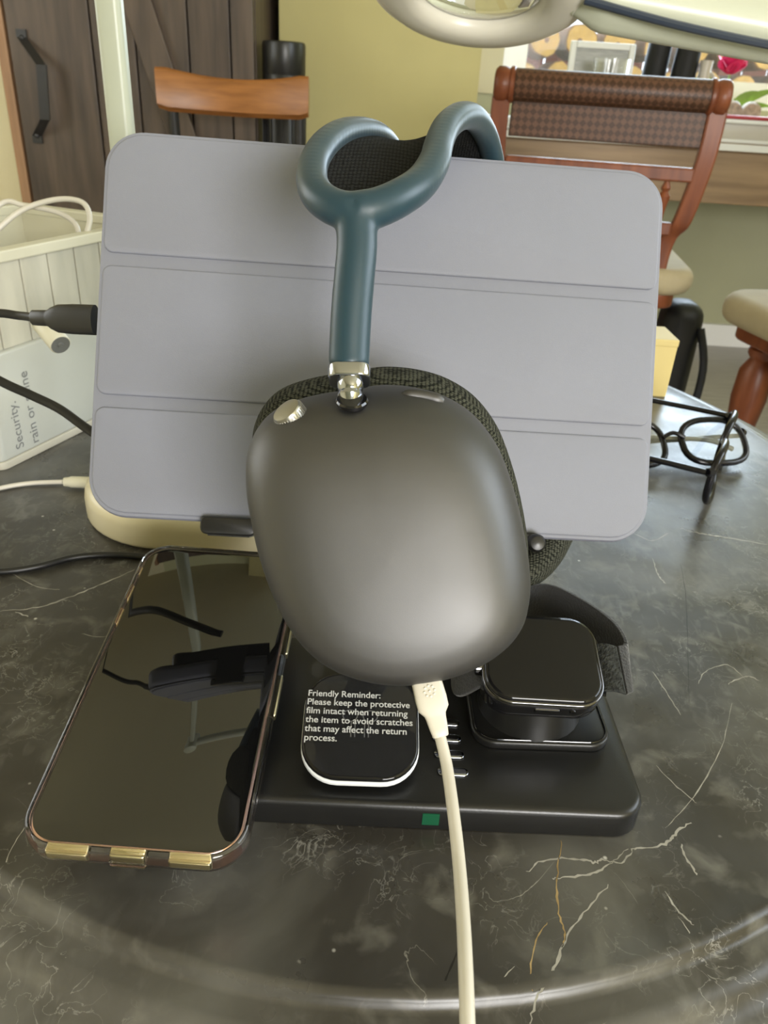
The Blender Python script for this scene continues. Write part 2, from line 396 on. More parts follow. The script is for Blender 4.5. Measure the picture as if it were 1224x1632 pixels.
wall_with_hole('wall_back', 'y', YB, 0.12, XL - .12, XR + .12, WX0, 1.90, WZ0, WZ1, M['sage'])
wall_with_hole('wall_front', 'y', YF, -0.12, XL - .12, XR + .12, 0.32, 1.88, 0.85, 2.05, M['sage'])
wall_with_hole('wall_left', 'x', XL, -0.12, YF, YB, 0.2, 1.7, 0.95, 2.05, M['sunlit_cream'])
wall_with_hole('wall_right', 'x', XR, 0.12, YF, YB, -0.42, 1.12, 1.2, 2.38, M['yellow'])
# yellow chimney-breast wall standing proud of the back wall
xa = Y(446, 150, 2.95).x; xb = Y(765, 110, 2.95).x
plate('wall_center', (xa, 2.95, 0), (xb, YB, ZC), M['yellow'])
CLX = Y(60, 260, 3.18).x
plate('wall_alcove', (CLX, 3.18, 0), (xa, YB, ZC), M['pale'])
plate('wall_corner', (XL, 3.18, 0), (CLX, YB, ZC), M['sunlit_cream'])  # alcove plane continued; its sunlit brightness comes from the lighter colour
plate('wall_recess', (xb, YB - 0.015, 1.0), (WX0 - 0.0, YB, ZC), M['beige'])
plate('baseboard_back', (xb, YB - 0.03, 0), (XR, YB, 0.10), M['white'])
def window(name, axis, pos, a0, a1, z0, z1, nv, nh, m, depth=0.07, fw=0.055):
    root = bpy.data.objects.new(name, None); COL.objects.link(root); root['kind'] = 'structure'
    def bar(u0, u1, w0, w1, d=depth):
        lo, hi = ((u0, pos - d/2, w0), (u1, pos + d/2, w1)) if axis == 'y' else ((pos - d/2, u0, w0), (pos + d/2, u1, w1))
        MB().box(lo, hi).build('window_frame', m, root, smooth=False)
    bar(a0, a0 + fw, z0, z1); bar(a1 - fw, a1, z0, z1); bar(a0 + fw, a1 - fw, z0, z0 + fw); bar(a0 + fw, a1 - fw, z1 - fw, z1)
    for k in range(1, nv + 1):
        u = a0 + (a1 - a0) * k / (nv + 1); bar(u - .02, u + .02, z0 + fw, z1 - fw, depth * .6)
    lo, hi = ((a0 + fw, pos - .003, z0 + fw), (a1 - fw, pos + .003, z1 - fw)) if axis == 'y' else ((pos - .003, a0 + fw, z0 + fw), (pos + .003, a1 - fw, z1 - fw))
    MB().box(lo, hi).build('pane', M['pane'], root, smooth=False)
    return root
M['pane'] = mat('window_pane', (1, 1, 1), 0.0, alpha=0.06, spec=0.5)
window('window_1', 'y', YB + .06, WX0, 1.90, WZ0, WZ1, 0, 0, M['white'], fw=0.10)
window('window_2', 'y', YF - .06, 0.32, 1.88, 0.85, 2.05, 1, 0, M['white'])
window('window_3', 'x', XL - .06, 0.2, 1.7, 0.95, 2.05, 1, 0, M['white'])
window('window_4', 'x', XR + .06, -0.42, 1.12, 1.2, 2.38, 1, 0, M['white'])

# ------------------------------------------------------------------ outside: ground, fence, woodpile
tag(MB().box((-3, YB + .2, 0.3), (7, 9, 0.35)).build('patio', M['ground'], smooth=False), 'pale patio ground outside the window behind the woodpile', 'ground')['kind'] = 'structure'
fr = thing('garden_fence', 'red-brown board fence with an orange top rail seen through the window', 'fence', (2.0, 5.6, 0.35))
fz = Y(930, 45, 5.6).z
for k in range(26):
    x = -0.1 + k * 0.155
    MB().box((x - 2.0, 0, 0), (x - 2.0 + 0.14, 0.03, fz - 0.35 - 0.12)).build('board', M['fence'], fr, smooth=False)
MB().box((-2.2, -0.03, fz - 0.35 - 0.12), (2.1, 0.05, fz - 0.35 - 0.06)).build('top_rail', M['orange'], fr, smooth=False)
for k in range(5): MB().box((-2.1 + k * 1.0, -0.05, 0), (-2.02 + k * 1.0, 0.0, fz - 0.40)).build('post', M['fence'], fr, smooth=False)
lg = None; k = 0
rows = [(0.35 + 0.13 * i) for i in range(9)]
pile = []
rnd = random.Random(5)
zmax = Y(1000, 62, 4.4).z
zz = 0.42
while zz < zmax - 0.02:
    x = 0.55 + (0.085 if len(pile) % 2 else 0); row = []
    while x < 2.35:
        row.append((x, zz + rnd.uniform(-.008, .008), rnd.uniform(.066, .078))); x += rnd.uniform(.172, .19)
    pile.append(row); zz += 0.165
first = None
for ri, row in enumerate(pile[-3:]):
    for (x, z, r) in row:
        
        Mx = Matrix.Translation((x, 4.4, z)) @ Matrix.Scale(r / 0.06, 4) @ Matrix.Rotation(rnd.uniform(0, 6), 4, 'Y')
        if first is None:
            first = thing('firewood_log', 'pale yellow sawn log end in the stacked woodpile outside the window', 'log', Mx, 'firewood logs stacked outside the window')
            out = [(0.06 * (1 + .08 * math.sin(3 * a + 1) + .04 * math.sin(5 * a)) * math.cos(a), 0.06 * (1 + .06 * math.sin(2 * a)) * math.sin(a)) for a in [2 * PI * i / 14 for i in range(14)]]
            RX = Matrix.Rotation(PI / 2, 4, 'X')
            MB().prism(out, -0.30, -0.001, 0, M=RX).build('bark', M['logbark'], first)
            MB().prism([(p[0] * .93, p[1] * .93) for p in out], -0.001, 0.006, 0, M=RX).build('end_grain', M['logface'], first)
            MB().lathe([(0.010, 0.006), (0.009, 0.0075)], 8, M=RX @ T(0.004, 0.006, 0)).build('heart', M['logbark'], first)
        else: dup(first, Mx)
# lower part of the pile only supports what is seen
sup = MB()
base_top = pile[-3][0][1] - 0.095
tag(MB().box((0.45, 4.4, 0.35), (2.5, 4.68, base_top)).build('log_rack_base', M['logbark'], smooth=False), 'low brown rack carrying the stacked logs outside the window', 'rack')

# ------------------------------------------------------------------ cabinet on the left
CY = 2.66
cl = Y(25, 260, CY).x; cr = Y(406, 100, CY).x
cb = thing('barn_door_cabinet', 'tall dark-stained plank cabinet with black iron handle behind the left chair', 'cabinet', (cl, CY, 0))
W_ = cr - cl
MB().box((0.012, 0.03, 0.0), (W_, 0.48, 2.1)).build('body', M['darkwood'], cb, smooth=False)
MB().box((0, 0.0, 0), (0.03, 0.48, 2.1)).build('side_panel', M['tanwood'], cb, smooth=False, bevel=.003)
xg = [0.036]
for px, py in ((150, 100), (215, 60), (300, 60), (367, 60)): xg.append(Y(px, py, CY).x - cl)
xg.append(W_ - 0.0)
for a, b in zip(xg[:-1], xg[1:]):
    MB().box((a + .0025, 0.0, 0.04), (b - .0025, 0.032, 2.08)).build('plank', M['darkwood'], cb, smooth=False, bevel=.003)
# diagonal brace edge of the barn door
a = Y(196, 0, CY); b = Y(268, 210, CY)
d = (b - a).normalized(); nrm = V((d.z, 0, -d.x))
mb = MB(); q = [a - d * .5 , b + d * .25]
vs = []
for yy in (CY - .022, CY + .001):
    for p, s in ((q[0], 0), (q[1], 0), (q[1], .085), (q[0], .085)):
        v = p + nrm * s * (1 if nrm.x > 0 else -1); vs.append((v.x, yy, v.z))
mb._add(vs, [(0,1,2,3),(7,6,5,4),(0,4,5,1),(1,5,6,2),(2,6,7,3),(3,7,4,0)])
mb.build('brace', M['darkwood'], cb, smooth=False, world=True, bevel=.003)
# handle: bent flat bar, standing 45 mm off the door
h0, h1, h2, h3 = Y(36, 60, CY), Y(66, 104, CY - .06), Y(72, 190, CY - .06), Y(60, 216, CY)
mb = MB()
wv = V((.016, 0, 0))
def strap(mb, pts, wv, th):
    for p, q in zip(pts[:-1], pts[1:]):
        dd = (q - p).normalized(); n = dd.cross(wv.normalized()) * th
        e = dd * th * .5
        vs = [p - wv - n - e, p + wv - n - e, p + wv + n - e, p - wv + n - e, q - wv - n + e, q + wv - n + e, q + wv + n + e, q - wv + n + e]
        mb._add(vs, [(0,3,2,1),(4,5,6,7),(0,1,5,4),(1,2,6,5),(2,3,7,6),(3,0,4,7)])
strap(mb, [h0 + V((0, -.004, .02)), h0 + V((0, -.004, 0)), h1, h2, h3 + V((0, -.004, 0)), h3 + V((0, -.004, -.02))], V((.015, 0, 0)), .003)
hd = mb.build('handle', M['blackiron'], cb, smooth=False, world=True)
for p in (h0, h3):
    MB(T(p.x, p.y - .008, p.z) @ Matrix.Rotation(PI/2, 4, 'X')).lathe([(0.004, .005), (.007, .003), (.007, -.004)], 12).build('screw', M['blackiron'], hd, world=True)

# black tower behind the left chair
p0 = Y(418, 75, 2.72); p1 = Y(487, 78, 2.72)
r = (p1.x - p0.x) / 2; cx = (p0.x + p1.x) / 2
tw = thing('tower_fan', 'tall black cylinder tower behind the wooden-backed chair', 'fan', (cx, 2.72, 0))
ht = Y(452, 66, 2.72).z
MB().lathe([(r * 1.1, 0), (r * 1.1, .02), (r, .03), (r, ht - .09), (r * .985, ht - .088)], 40).build('body', M['black_cyl'], tw)
MB().lathe([(r * .985, ht - .088), (r, ht - .086), (r, ht - .012), (r * .97, ht - .003), (r * .9, ht)], 40).build('lid', M['black_cyl'], tw)
for k in range(24):
    a = 2 * PI * k / 24
    MB(rotz(a)).box((r - .001, -.003, .35), (r + .003, .003, ht - .13)).build('grille_rib', M['black_cyl'], tw, smooth=False)

# ------------------------------------------------------------------ left chair: curved wooden back
CD = 2.1
L0, L1 = P(247, 100, CD), P(252, 168, CD); Q0, Q1 = P(492, 120, CD), P(486, 194, CD)
cx = (L0.x + Q0.x) / 2; cyy = (L0.y + Q0.y) / 2
ch = thing('wooden_chair', 'wooden chair with curved orange-brown back rail in front of the dark cabinet', 'chair', (cx, cyy, 0))
zt = (L0.z + Q0.z) / 2; zb = (L1.z + Q1.z) / 2; hw = (Q0.x - L0.x) / 2
rs = []
for i in range(17):
    u = -1 + i / 8; x = hw * u; dep = 0.045 * (1 - u * u)     # bows away from the camera
    top = zt - 0.024 * (1 - u * u) + 0.0; bot = zb - .006 - .006 * (1 - u*u)
    if abs(u) > .99: top -= .006; bot += .006
    rs.append([(x, dep, bot + .006), (x, dep - .011, bot + .012), (x, dep - .011, top - .008), (x, dep - .004, top), (x, dep + .008, top), (x, dep + .014, top - .008), (x, dep + .014, bot + .012), (x, dep + .008, bot)])
MB().rings(rs).build('back_rail', M['orangewood'], ch, angle=60)
for s in (-1, 1):
    xx = s * hw * .86
    MB().tube(v3(spl([(xx, .018 + .02, zt - .08), (xx * .99, .05, .75), (xx * .93, 0.01, .46), (xx * .95, .04, .25), (xx, .09, 0)], 5)), .015, 10).build('leg', M['blackiron'], ch)
    MB().tube([(xx, -.36, .46), (xx * 1.03, -.40, 0)], [.015, .012], 10).build('leg', M['blackiron'], ch)
MB().prism(rrect(.42, .40, .07, cy=-.17), .455, .48, .006).build('seat', M['orangewood'], ch)
MB().tube([(-hw * .88, .03, .22), (hw * .88, .03, .22)], .009, 8).build('stretcher', M['blackiron'], ch)

# ------------------------------------------------------------------ counter stools with woven rail
def make_stool(M4, label, W=0.46, full=True):
    st = thing('counter_stool', label, 'stool', M4, 'counter stools beyond the marble table')
    zt = .285; hw = W / 2                       # local z measured from the table height 0 -> offset below
    Z0 = TZ
    top = 1.022
    # woven roll and ends
    MB(T(0, 0, top) @ Matrix.Rotation(PI/2, 4, 'Y')).lathe([(.030, -hw + .03), (.031, -hw + .034), (.031, hw - .034), (.030, hw - .03)], 28).build('woven_roll', M['woven'], st)
    for s in (-1, 1):
        e = MB(T(s * (hw - .012), 0, top) @ Matrix.Rotation(s * PI/2, 4, 'Y')).lathe([(.028, -.026), (.034, -.022), (.034, -.016), (.030, -.012), (.033, -.004), (.033, .010), (.028, .016), (.020, .018)], 24).build('rail_end', M['redwood'], st)
    # woven panel under the roll
    MB().box((-hw + .03, -.008, top - .095), (hw - .035, .008, top - .01)).build('woven_panel', M['woven'], st, smooth=False, bevel=.003)
    MB().box((-hw + .03, -.011, top - .160), (hw - .035, .011, top - .132)).build('cross_rail', M['redwood'], st, smooth=False, bevel=.004)
    for xx in (-hw + .08, hw - .09):
        MB(T(xx, 0, top - .24)).lathe([(.006, 0), (.009, .03), (.013, .05), (.007, .06), (.011, .066), (.006, .078), (.006, .085)], 12).build('spindle', M['redwood'], st)
    for s in (-1, 1):
        pts = spl([(s * (hw - .012), 0, top - .02), (s * (hw - .014), .0, top - .12), (s * (hw - .030), -.012, top - .24), (s * (hw - .055), -.035, .70), (s * (hw - .05), -.01, .35), (s * (hw - .03), .06, 0)], 6)
        rs = [[(p[0] - .019, p[1] - .012, p[2]), (p[0] + .019, p[1] - .012, p[2]), (p[0] + .019, p[1] + .012, p[2]), (p[0] - .019, p[1] + .012, p[2])] for p in pts]
        MB().rings(rs).build('back_post', M['redwood'], st, bevel=.004)
    MB().box((-hw + .05, -.02, top - .27), (hw - .05, .0, top - .243)).build('lower_rail', M['redwood'], st, smooth=False, bevel=.004)
    # seat and padded cushion
    MB().prism(rrect(W * 1.0, .42, .05, cy=-.225), .59, .625, .006).build('seat_frame', M['redwood'], st)
    MB().prism(rrect(W * 1.16, .47, .08, cy=-.235), .62, .68, .026, 5).build('seat_cushion', M['cushion_tan'], st)
    for s in (-1, 1):
        MB(T(s * (hw - .06), -.38, 0)).lathe([(.014, 0), (.018, .03), (.020, .12), (.014, .2), (.017, .205), (.016, .30), (.026, .38), (.036, .47), (.034, .53), (.020, .555), (.027, .565), (.027, .575), (.018, .58), (.026, .586), (.026, .60)], 20).build('turned_leg', M['redwood'], st)
    for zz in (.20,):
        MB().tube([(-hw + .06, -.38, zz), (hw - .06, -.38, zz)], .011, 10).build('stretcher', M['redwood'], st)
        for s in (-1, 1): MB().tube([(s * (hw - .06), -.38, zz + .02), (s * (hw - .05), .02, zz + .02)], .011, 10).build('stretcher', M['redwood'], st)
    return st
A, B = P(792, 138, 1.60), P(1152, 182, 1.56)
c = (A + B) / 2; ang = math.atan2(B.y - A.y, B.x - A.x)
st = make_stool(Matrix.Translation((c.x, c.y, c.z - 1.022)) @ rotz(ang + PI), 'counter stool with woven brown leather back roll, in front of the window', (B - A).length)
st.matrix_basis = Matrix.Translation((c.x, c.y, 0)) @ rotz(ang + PI)
# seat faces the back of the room? the stool is pushed towards the console, back towards us
q = G(1176, 470, -0.03)
st2 = dup(st, Matrix.Translation((q.x + 0.56, q.y + 0.08, 0)) @ rotz(-1.35), 'counter stool cut off by the right edge, showing only tan seat and turned leg')

# black bag on the floor
b0 = Y(1052, 640, 2.05)
bg = thing('black_backpack', 'black backpack standing on the floor behind the stool seat', 'bag', (b0.x, 2.05, 0))
MB().prism(rrect(.105, .12, .045), 0, .56, .045, 5).build('body', M['bag'], bg)
MB().prism(rrect(.085, .05, .02, cy=-.07), .06, .30, .015, 4).build('front_pocket', M['bag'], bg)
MB().tube(v3(spl([(.04, -.05, .50), (.062, -.08, .4), (.058, -.08, .25), (.04, -.05, .12)], 5)), .011, 8).build('strap', M['bag'], bg)

# ------------------------------------------------------------------ console under the window with its objects
KY = 3.05
ktop = Y(1224, 232, KY).z
kx0 = xb + 0.005
cs = thing('console_table', 'long wooden console table with deep apron and pale edge under the window', 'table', (kx0, KY, 0))
KL = XR - 0.05 - kx0
kap = Y(1224, 330, KY + .02).z
MB().box((0, 0, ktop - .028), (KL, .60, ktop)).build('tabletop', M['sidewood'], cs, smooth=False, bevel=.006)
MB().box((0.0, -.006, ktop - .024), (KL, 0, ktop - .002)).build('edge_strip', M['silver'], cs, smooth=False)
MB().box((.02, .02, kap), (KL - .02, .05, ktop - .028)).build('apron', M['sidewood'], cs, smooth=False, bevel=.003)
for xx in (.02, KL - .10):
    for yy in (.05, .50): MB().box((xx, yy, 0), (xx + .07, yy + .07, ktop - .028)).build('leg', M['sidewood'], cs, smooth=False, bevel=.004)
def onk(px, y): return V((Y(px, 150, y).x, y, ktop))
# papers at the left end
for i, (dx, dy, a) in enumerate(((0, 0, .05), (.01, .01, -.1), (.0, .02, .15))):
    pl = MB(T(kx0 + .12 + dx, KY + .16 + dy, ktop + .001 + i * .012) @ rotz(a)).box((-.10, -.13, 0), (.10, .13, .011)).build('paper_stack', M['paper'], smooth=False)
    tag(pl, ['white paper stack lying lowest at the left end of the console', 'white paper stack in the middle of the pile on the console', 'white paper stack on top of the pile on the console'][i], 'papers', 'paper stacks on the console')
# upright things on the window console; heights from the photo
def hz(px, py, y): return Y(px, py, y).z - ktop
YO = 3.35
# picture frame
a, b = Y(908, 100, YO), Y(1012, 100, YO); W_ = b.x - a.x; H_ = hz(960, 66, YO)
pf = thing('picture_frame', 'silver picture frame with grey striped print on the window console', 'frame', T((a.x + b.x) / 2, YO, ktop) @ Matrix.Rotation(-.08, 4, 'X'))
t_ = .022
for lo, hi in (((-W_/2, 0, 0), (-W_/2 + t_, .02, H_)), ((W_/2 - t_, 0, 0), (W_/2, .02, H_)), ((-W_/2 + t_, 0, H_ - t_), (W_/2 - t_, .02, H_)), ((-W_/2 + t_, 0, 0), (W_/2 - t_, .02, t_))):
    MB().box(lo, hi).build('frame_bar', M['silver'], pf, smooth=False, bevel=.003)
MB().box((-W_/2 + t_, .008, t_), (W_/2 - t_, .014, H_ - t_)).build('print', M['photo'], pf, smooth=False)
MB().box((-.03, .02, 0.02), (.03, .09, .03)).build('easel_back', M['silver'], pf, smooth=False)
# clear glass
a, b = Y(945, 110, YO - .12), Y(1002, 110, YO - .12); r = (b.x - a.x) / 2
gl = thing('drinking_glass', 'clear straight drinking glass in front of the picture frame', 'glass', (a.x + r, YO - .12, ktop + .0005))
H_ = hz(975, 94, YO - .12)
MB().lathe([(r * .9, 0), (r * .92, .004), (r, H_), (r - .0025, H_), (r * .9 - .0025, .012)], 28).build('tumbler', M['glass'], gl)
# two black vases
for (x0, x1, yt, lab, dy) in ((1020, 1060, 58, 'black tapered vase standing left of the other, beside the picture frame', 0.0), (1066, 1108, 62, 'black tapered vase with pale rim standing between the other vase and the jug', -.03)):
    a, b = Y(x0, 110, YO + dy), Y(x1, 110, YO + dy); r = (b.x - a.x) / 2; H_ = hz((x0 + x1) / 2, yt, YO + dy)
    vz = thing('black_vase', lab, 'vase', T(a.x + r, YO + dy, ktop) @ Matrix.Rotation(.04, 4, 'Y'), 'black vases on the window console')
    MB().lathe([(r * 1.0, .0), (r * 1.02, .01), (r * .92, H_ * .9), (r * .9, H_), (r * .8, H_), (r * .8, H_ - .03)], 28).build('body', M['vase'], vz)
    MB(T(0, 0, H_)).lathe([(r * .9, -.002), (r * .92, .002), (r * .84, .004), (r * .8, -.002)], 28).build('rim', M['silver'], vz)
# jug
a, b = Y(1112, 110, YO - .05), Y(1136, 110, YO - .05); r = (b.x - a.x) / 2
jg = thing('ceramic_jug', 'small pale ceramic jug right of the black vases', 'jug', (a.x + r, YO - .05, ktop))
H_ = hz(1120, 96, YO - .05)
MB().lathe([(r * .7, 0), (r * .95, H_ * .25), (r * 1.0, H_ * .55), (r * .75, H_ * .85), (r * .85, H_), (r * .75, H_), (r * .65, H_ * .85)], 28).build('body', M['jug'], jg)
MB().tube(v3(spl([(r * .7, 0, H_ * .85), (r * 1.5, 0, H_ * .75), (r * 1.4, 0, H_ * .4), (r * .9, 0, H_ * .35)], 5)), .007, 8).build('handle', M['jug'], jg)
# potted flower behind
fx = Y(1165, 110, YO + .10)
fl = thing('flowering_plant', 'plant with one large magenta bloom and long green leaves by the window', 'plant', (fx.x, YO + .10, ktop))
MB().lathe([(.035, 0), (.05, .06), (.052, .065), (.045, .065), (.042, .05)], 20).build('pot', M['jug'], fl)
bc = V((0, 0, hz(1163, 108, YO + .10)))
MB().tube([(0, 0, .05), tuple(bc)], .004, 8).build('stem', M['leaf'], fl)
for k in range(11):
    a = 2 * PI * k / 11 * 2.0; tilt = .35 + .07 * k
    rs = []
    for i in range(7):
        t = i / 6; wv_ = .046 * math.sin(PI * min(t + .12, 1)) ; ln = .082 * t
        px_ = V((ln * math.sin(tilt), 0, ln * math.cos(tilt) - .02 + .25 * ln * ln / .06))
        rs.append([px_ + V((0, -wv_, .1 * wv_)), px_ + V((0.002, 0, -.004)), px_ + V((0, wv_, .1 * wv_)), px_ + V((.002, 0, .0005))])
    MB(Matrix.Translation(bc) @ rotz(a)).rings(rs).build('petal', M['pink'], fl)
for k, (ax, az, ln) in enumerate(((-.55, .3, .30), (.5, -.2, .24), (.9, .3, .26), (-.9, -.3, .2), (-.28, .0, .26), (.75, .1, .30), (1.2, 0, .22))):
    rs = []
    for i in range(8):
        t = i / 7; wv_ = .016 * math.sin(PI * (t * .9 + .05)); p = V((math.sin(ax) * ln * t, az * .1 * t, .06 + math.cos(ax) * ln * t - .1 * t * t))
        rs.append([p + V((-wv_ * math.cos(ax), 0, wv_ * math.sin(ax))), p + V((0, .003, 0)), p + V((wv_ * math.cos(ax), 0, -wv_ * math.sin(ax))), p + V((0, -.001, 0))])
    MB().rings(rs).build('leaf', M['leaf'], fl)
# stone heart
hp = Y(1187, 150, YO - .05)
pts = []
for i in range(40):
    t = 2 * PI * i / 40; x = 16 * math.sin(t) ** 3; z = 13 * math.cos(t) - 5 * math.cos(2*t) - 2 * math.cos(3*t) - math.cos(4*t)
    pts.append((x, z))
s = (Y(1220, 150, YO - .12).x - Y(1152, 150, YO - .12).x) / 33
hs = MB(T(hp.x, YO - .05, ktop + 17 * s) @ Matrix.Rotation(PI/2, 4, 'X') @ Matrix.Scale(s, 4)).rings([[(x * k, z * k, d) for x, z in pts] for k, d in ((.85, -4), (1, -2), (1, 2), (.85, 4))]).build('heart_ornament', M['heart'])
tag(hs, 'speckled brown heart-shaped stone below the magenta flower', 'ornament')
# red tray with silver base
rp = Y(1190, 180, KY + .12)
tr = thing('red_tray', 'low dark red tray on a silver box at the right end of the console', 'tray', (rp.x + .06, KY + .12, ktop + 0.075))
MB().prism(rrect(.34, .16, .01), 0, .012, .003).build('tray', M['red'], tr)
sb = thing('silver_box', 'long silver-framed glass box on the console under the red tray', 'box', (rp.x + .06, KY + .12, ktop))
MB().prism(rrect(.36, .18, .008), 0, .012, .002).build('bottom', M['silver'], sb)
MB().prism(rrect(.33, .15, .006), .012, .062, .001).build('glass_side', M['jug'], sb)
MB().prism(rrect(.36, .18, .008), .062, .0745, .002).build('lid', M['silver'], sb)

# ------------------------------------------------------------------ round marble table
ca, cbb, cyc = 0.348, 0.413, 0.555
tb = thing('round_table', 'round dark grey marble table with a grooved rim in the foreground', 'table', (0.005, cyc, 0))
NR = 128
prof = [(0.0, 0), (0.93, 0), (0.982, 0.0), (0.988, .0006), (0.994, .0004), (0.998, -.0012), (1.0, -.0036), (1.006, -.0042), (1.024, -.0040), (1.034, -.0046), (1.042, -.0075), (1.050, -.0105), (1.060, -.0115), (1.085, -.0122), (1.103, -.0142), (1.114, -.0185), (1.116, -.024), (1.106, -.032), (1.08, -.036), (0.9, -.036)]
rs = []
for s_, z in prof:
    rs.append([((ca * s_) * math.cos(2*PI*i/NR), (cbb * s_ if s_ <= 1 else cbb + ca * (s_ - 1)) * math.sin(2*PI*i/NR), TZ + z) for i in range(NR)])
rs[0] = [(p[0] * 1 + 1e-4 * math.cos(2*PI*i/NR), p[1] + 1e-4 * math.sin(2*PI*i/NR), p[2]) for i, p in enumerate(rs[0])]
tt = MB().rings(rs).build('tabletop', M['marble'], tb, angle=80)
MB().lathe([(.22, 0), (.22, .02), (.18, .035), (.06, .06), (.045, .12), (.05, .5), (.10, .68), (.16, TZ - .036)], 40).build('pedestal', M['blackiron'], tb)
def vein(pts, w, seed, parts):
    "a crooked sliver of pale stone let into the top; tapered"
    rn = random.Random(seed); ps = spl([G(x, y, 0) for x, y in pts], 7)
    n = len(ps)
    off = [0.0]
    L_, R_ = [], []
    for i, p in enumerate(ps):
        p = V(p); t = V(ps[min(i+1, n-1)]) - V(ps[max(i-1, 0)]); t.normalize(); nn = V((-t.y, t.x, 0))
        j = rn.uniform(-1, 1) * w * .45; ww = w * (0.35 + 0.65 * math.sin(PI * (i + .3) / (n + .6))) * rn.uniform(.35, 1.25)
        L_.append(p + nn * (j + ww / 2)); R_.append(p + nn * (j - ww / 2))
    parts.append((L_, R_))
def veins(name, m, lst):
    parts = []
    for k, (pts, w) in enumerate(lst): vein(pts, w, 100 + k, parts)
    mb = MB()
    for L_, R_ in parts:
        n = len(L_); zt_ = TZ + .00006
        vs = [(p.x, p.y, zt_) for p in L_] + [(p.x, p.y, zt_) for p in R_]
        mb._add(vs, [(i, i + 1, n + i + 1, n + i) for i in range(n - 1)])
    o = mb.build(name, m, tb, world=True, smooth=False); o['kind'] = 'stuff'
    return o
veins('pale_vein', M['vein'], [
    ([(0, 974), (60, 968), (110, 952), (165, 930), (215, 908)], .0011),
    ([(20, 915), (60, 935), (95, 940)], .0006), ([(25, 975), (45, 983)], .0010),
    ([(1000, 1352), (975, 1375), (945, 1392), (905, 1398), (880, 1400)], .0009),
    ([(1100, 1310), (1075, 1330), (1060, 1345), (1010, 1352)], .0014),
    ([(1085, 1345), (1095, 1370), (1110, 1395)], .0011),
    ([(1010, 1352), (990, 1375), (960, 1370), (950, 1375), (930, 1370), (870, 1370), (840, 1390)], .0012),
    ([(970, 1410), (930, 1455), (900, 1500), (880, 1550), (855, 1590), (845, 1632)], .0011),
    ([(1085, 842), (1115, 850), (1150, 856), (1224, 868)], .0016),
    ([(1040, 1070), (1060, 1100), (1085, 1140)], .0006),
    ([(1166, 1120), (1150, 1190), (1105, 1270), (1060, 1320)], .0005),
    ([(1045, 1220), (1080, 1255), (1110, 1280)], .0007),
    ([(1113, 1090), (1125, 1070), (1160, 1060), (1190, 1085)], .0006),
    ([(1160, 1090), (1190, 1078), (1210, 1085)], .0010),
    ([(1040, 890), (1048, 915), (1060, 930)], .0009),
    ([(1010, 850), (1040, 862), (1065, 850)], .0009),
    ([(770, 1580), (800, 1560), (820, 1540)], .0006),
    ([(1060, 1420), (1080, 1450), (1105, 1475)], .0008), ([(1080, 1460), (1100, 1490), (1105, 1520)], .0005),
    ([(0, 1400), (20, 1350), (45, 1310)], .0004), ([(130, 1010), (165, 1015), (190, 1000)], .0005)])
veins('ochre_vein', M['veinochre'], [([(895, 1340), (888, 1400), (890, 1450), (900, 1490), (895, 1510)], .0008), ([(872, 1470), (855, 1500), (845, 1550), (850, 1580)], .0006)])
veins('crack', M['veindark'], [([(1085, 900), (1093, 950), (1096, 1030), (1098, 1120)], .0004), ([(740, 1490), (712, 1560), (700, 1580)], .0007)])

# ------------------------------------------------------------------ tablet with folding cover
c_tl, c_tr, c_br, c_bl = P(168, 203, .334), P(1062, 273, .348), P(1032, 868, .348), P(135, 822, .334)
xd = ((c_tr - c_tl) + (c_br - c_bl)).normalized(); yd = ((c_tl - c_bl) + (c_tr - c_br)).normalized()
TW = ((c_tr - c_tl).length + (c_br - c_bl).length) / 2; TH = ((c_tl - c_bl).length + (c_tr - c_br).length) / 2
tc_ = (c_tl + c_tr + c_br + c_bl) / 4
TM = frame(tc_, xd, yd)                  # local z points at the camera side (back cover)
tab = thing('tablet', 'tablet in a lavender-grey folding cover held upright behind the headphones', 'tablet', TM)
MB().prism(rrect(TW, TH, .017, 10), -.012, -.0008, .003, 4).build('cover_shell', M['cover_edge'], tab)
MB().prism(rrect(TW - .006, TH - .006, .015, 10), -.0125, -.0119, .0).build('screen', M['blackglass'], tab)
MB().prism(rrect(TW - .0016, TH - .0016, .0165, 10), -.0008, -.0002, .0003).build('cover_skin', M['cover'], tab)
gy = [TH/2 - .0025, None]
# three stiff panels of the folding cover, with hinge bands between
def ly(px, py):     # local y of a pixel on the tablet plane
    r = R3 @ V(((px - 612), -(py - 816), -FP)); n = TM.to_3x3() @ V((0, 0, 1)); t = (tc_ - EYE).dot(n) / r.dot(n)
    return TM.inverted() @ (EYE + r * t)
ys = [(ly(175, 215).y, ly(600, 432).y), (ly(600, 452).y, ly(600, 654).y), (ly(600, 674).y, ly(300, 822).y)]
ys[0] = (TH/2 - .0022, ys[0][1]); ys[2] = (ys[2][0], -TH/2 + .0022)
def panel(y1, y0, rt, rb):
    w2 = TW / 2 - .0022; n = 6; pts = []
    for (sx, yy, r, a0) in ((1, y1, rt, 0), (-1, y1, rt, PI/2), (-1, y0, rb, PI), (1, y0, rb, 3*PI/2)):
        cyy_ = yy - r if yy == y1 else yy + r
        for k in range(n + 1):
            a = a0 + PI/2 * k / n; pts.append((sx * (w2 - r) + r * math.cos(a), cyy_ + r * math.sin(a)))
    return pts
for (y1, y0), rt, rb in zip(ys, (.0150, .004, .004), (.004, .004, .0150)):
    MB().prism(panel(y1, y0, rt, rb), -.0006, .0011, .0009, 3, botbev=0).build('cover_panel', M['cover'], tab)

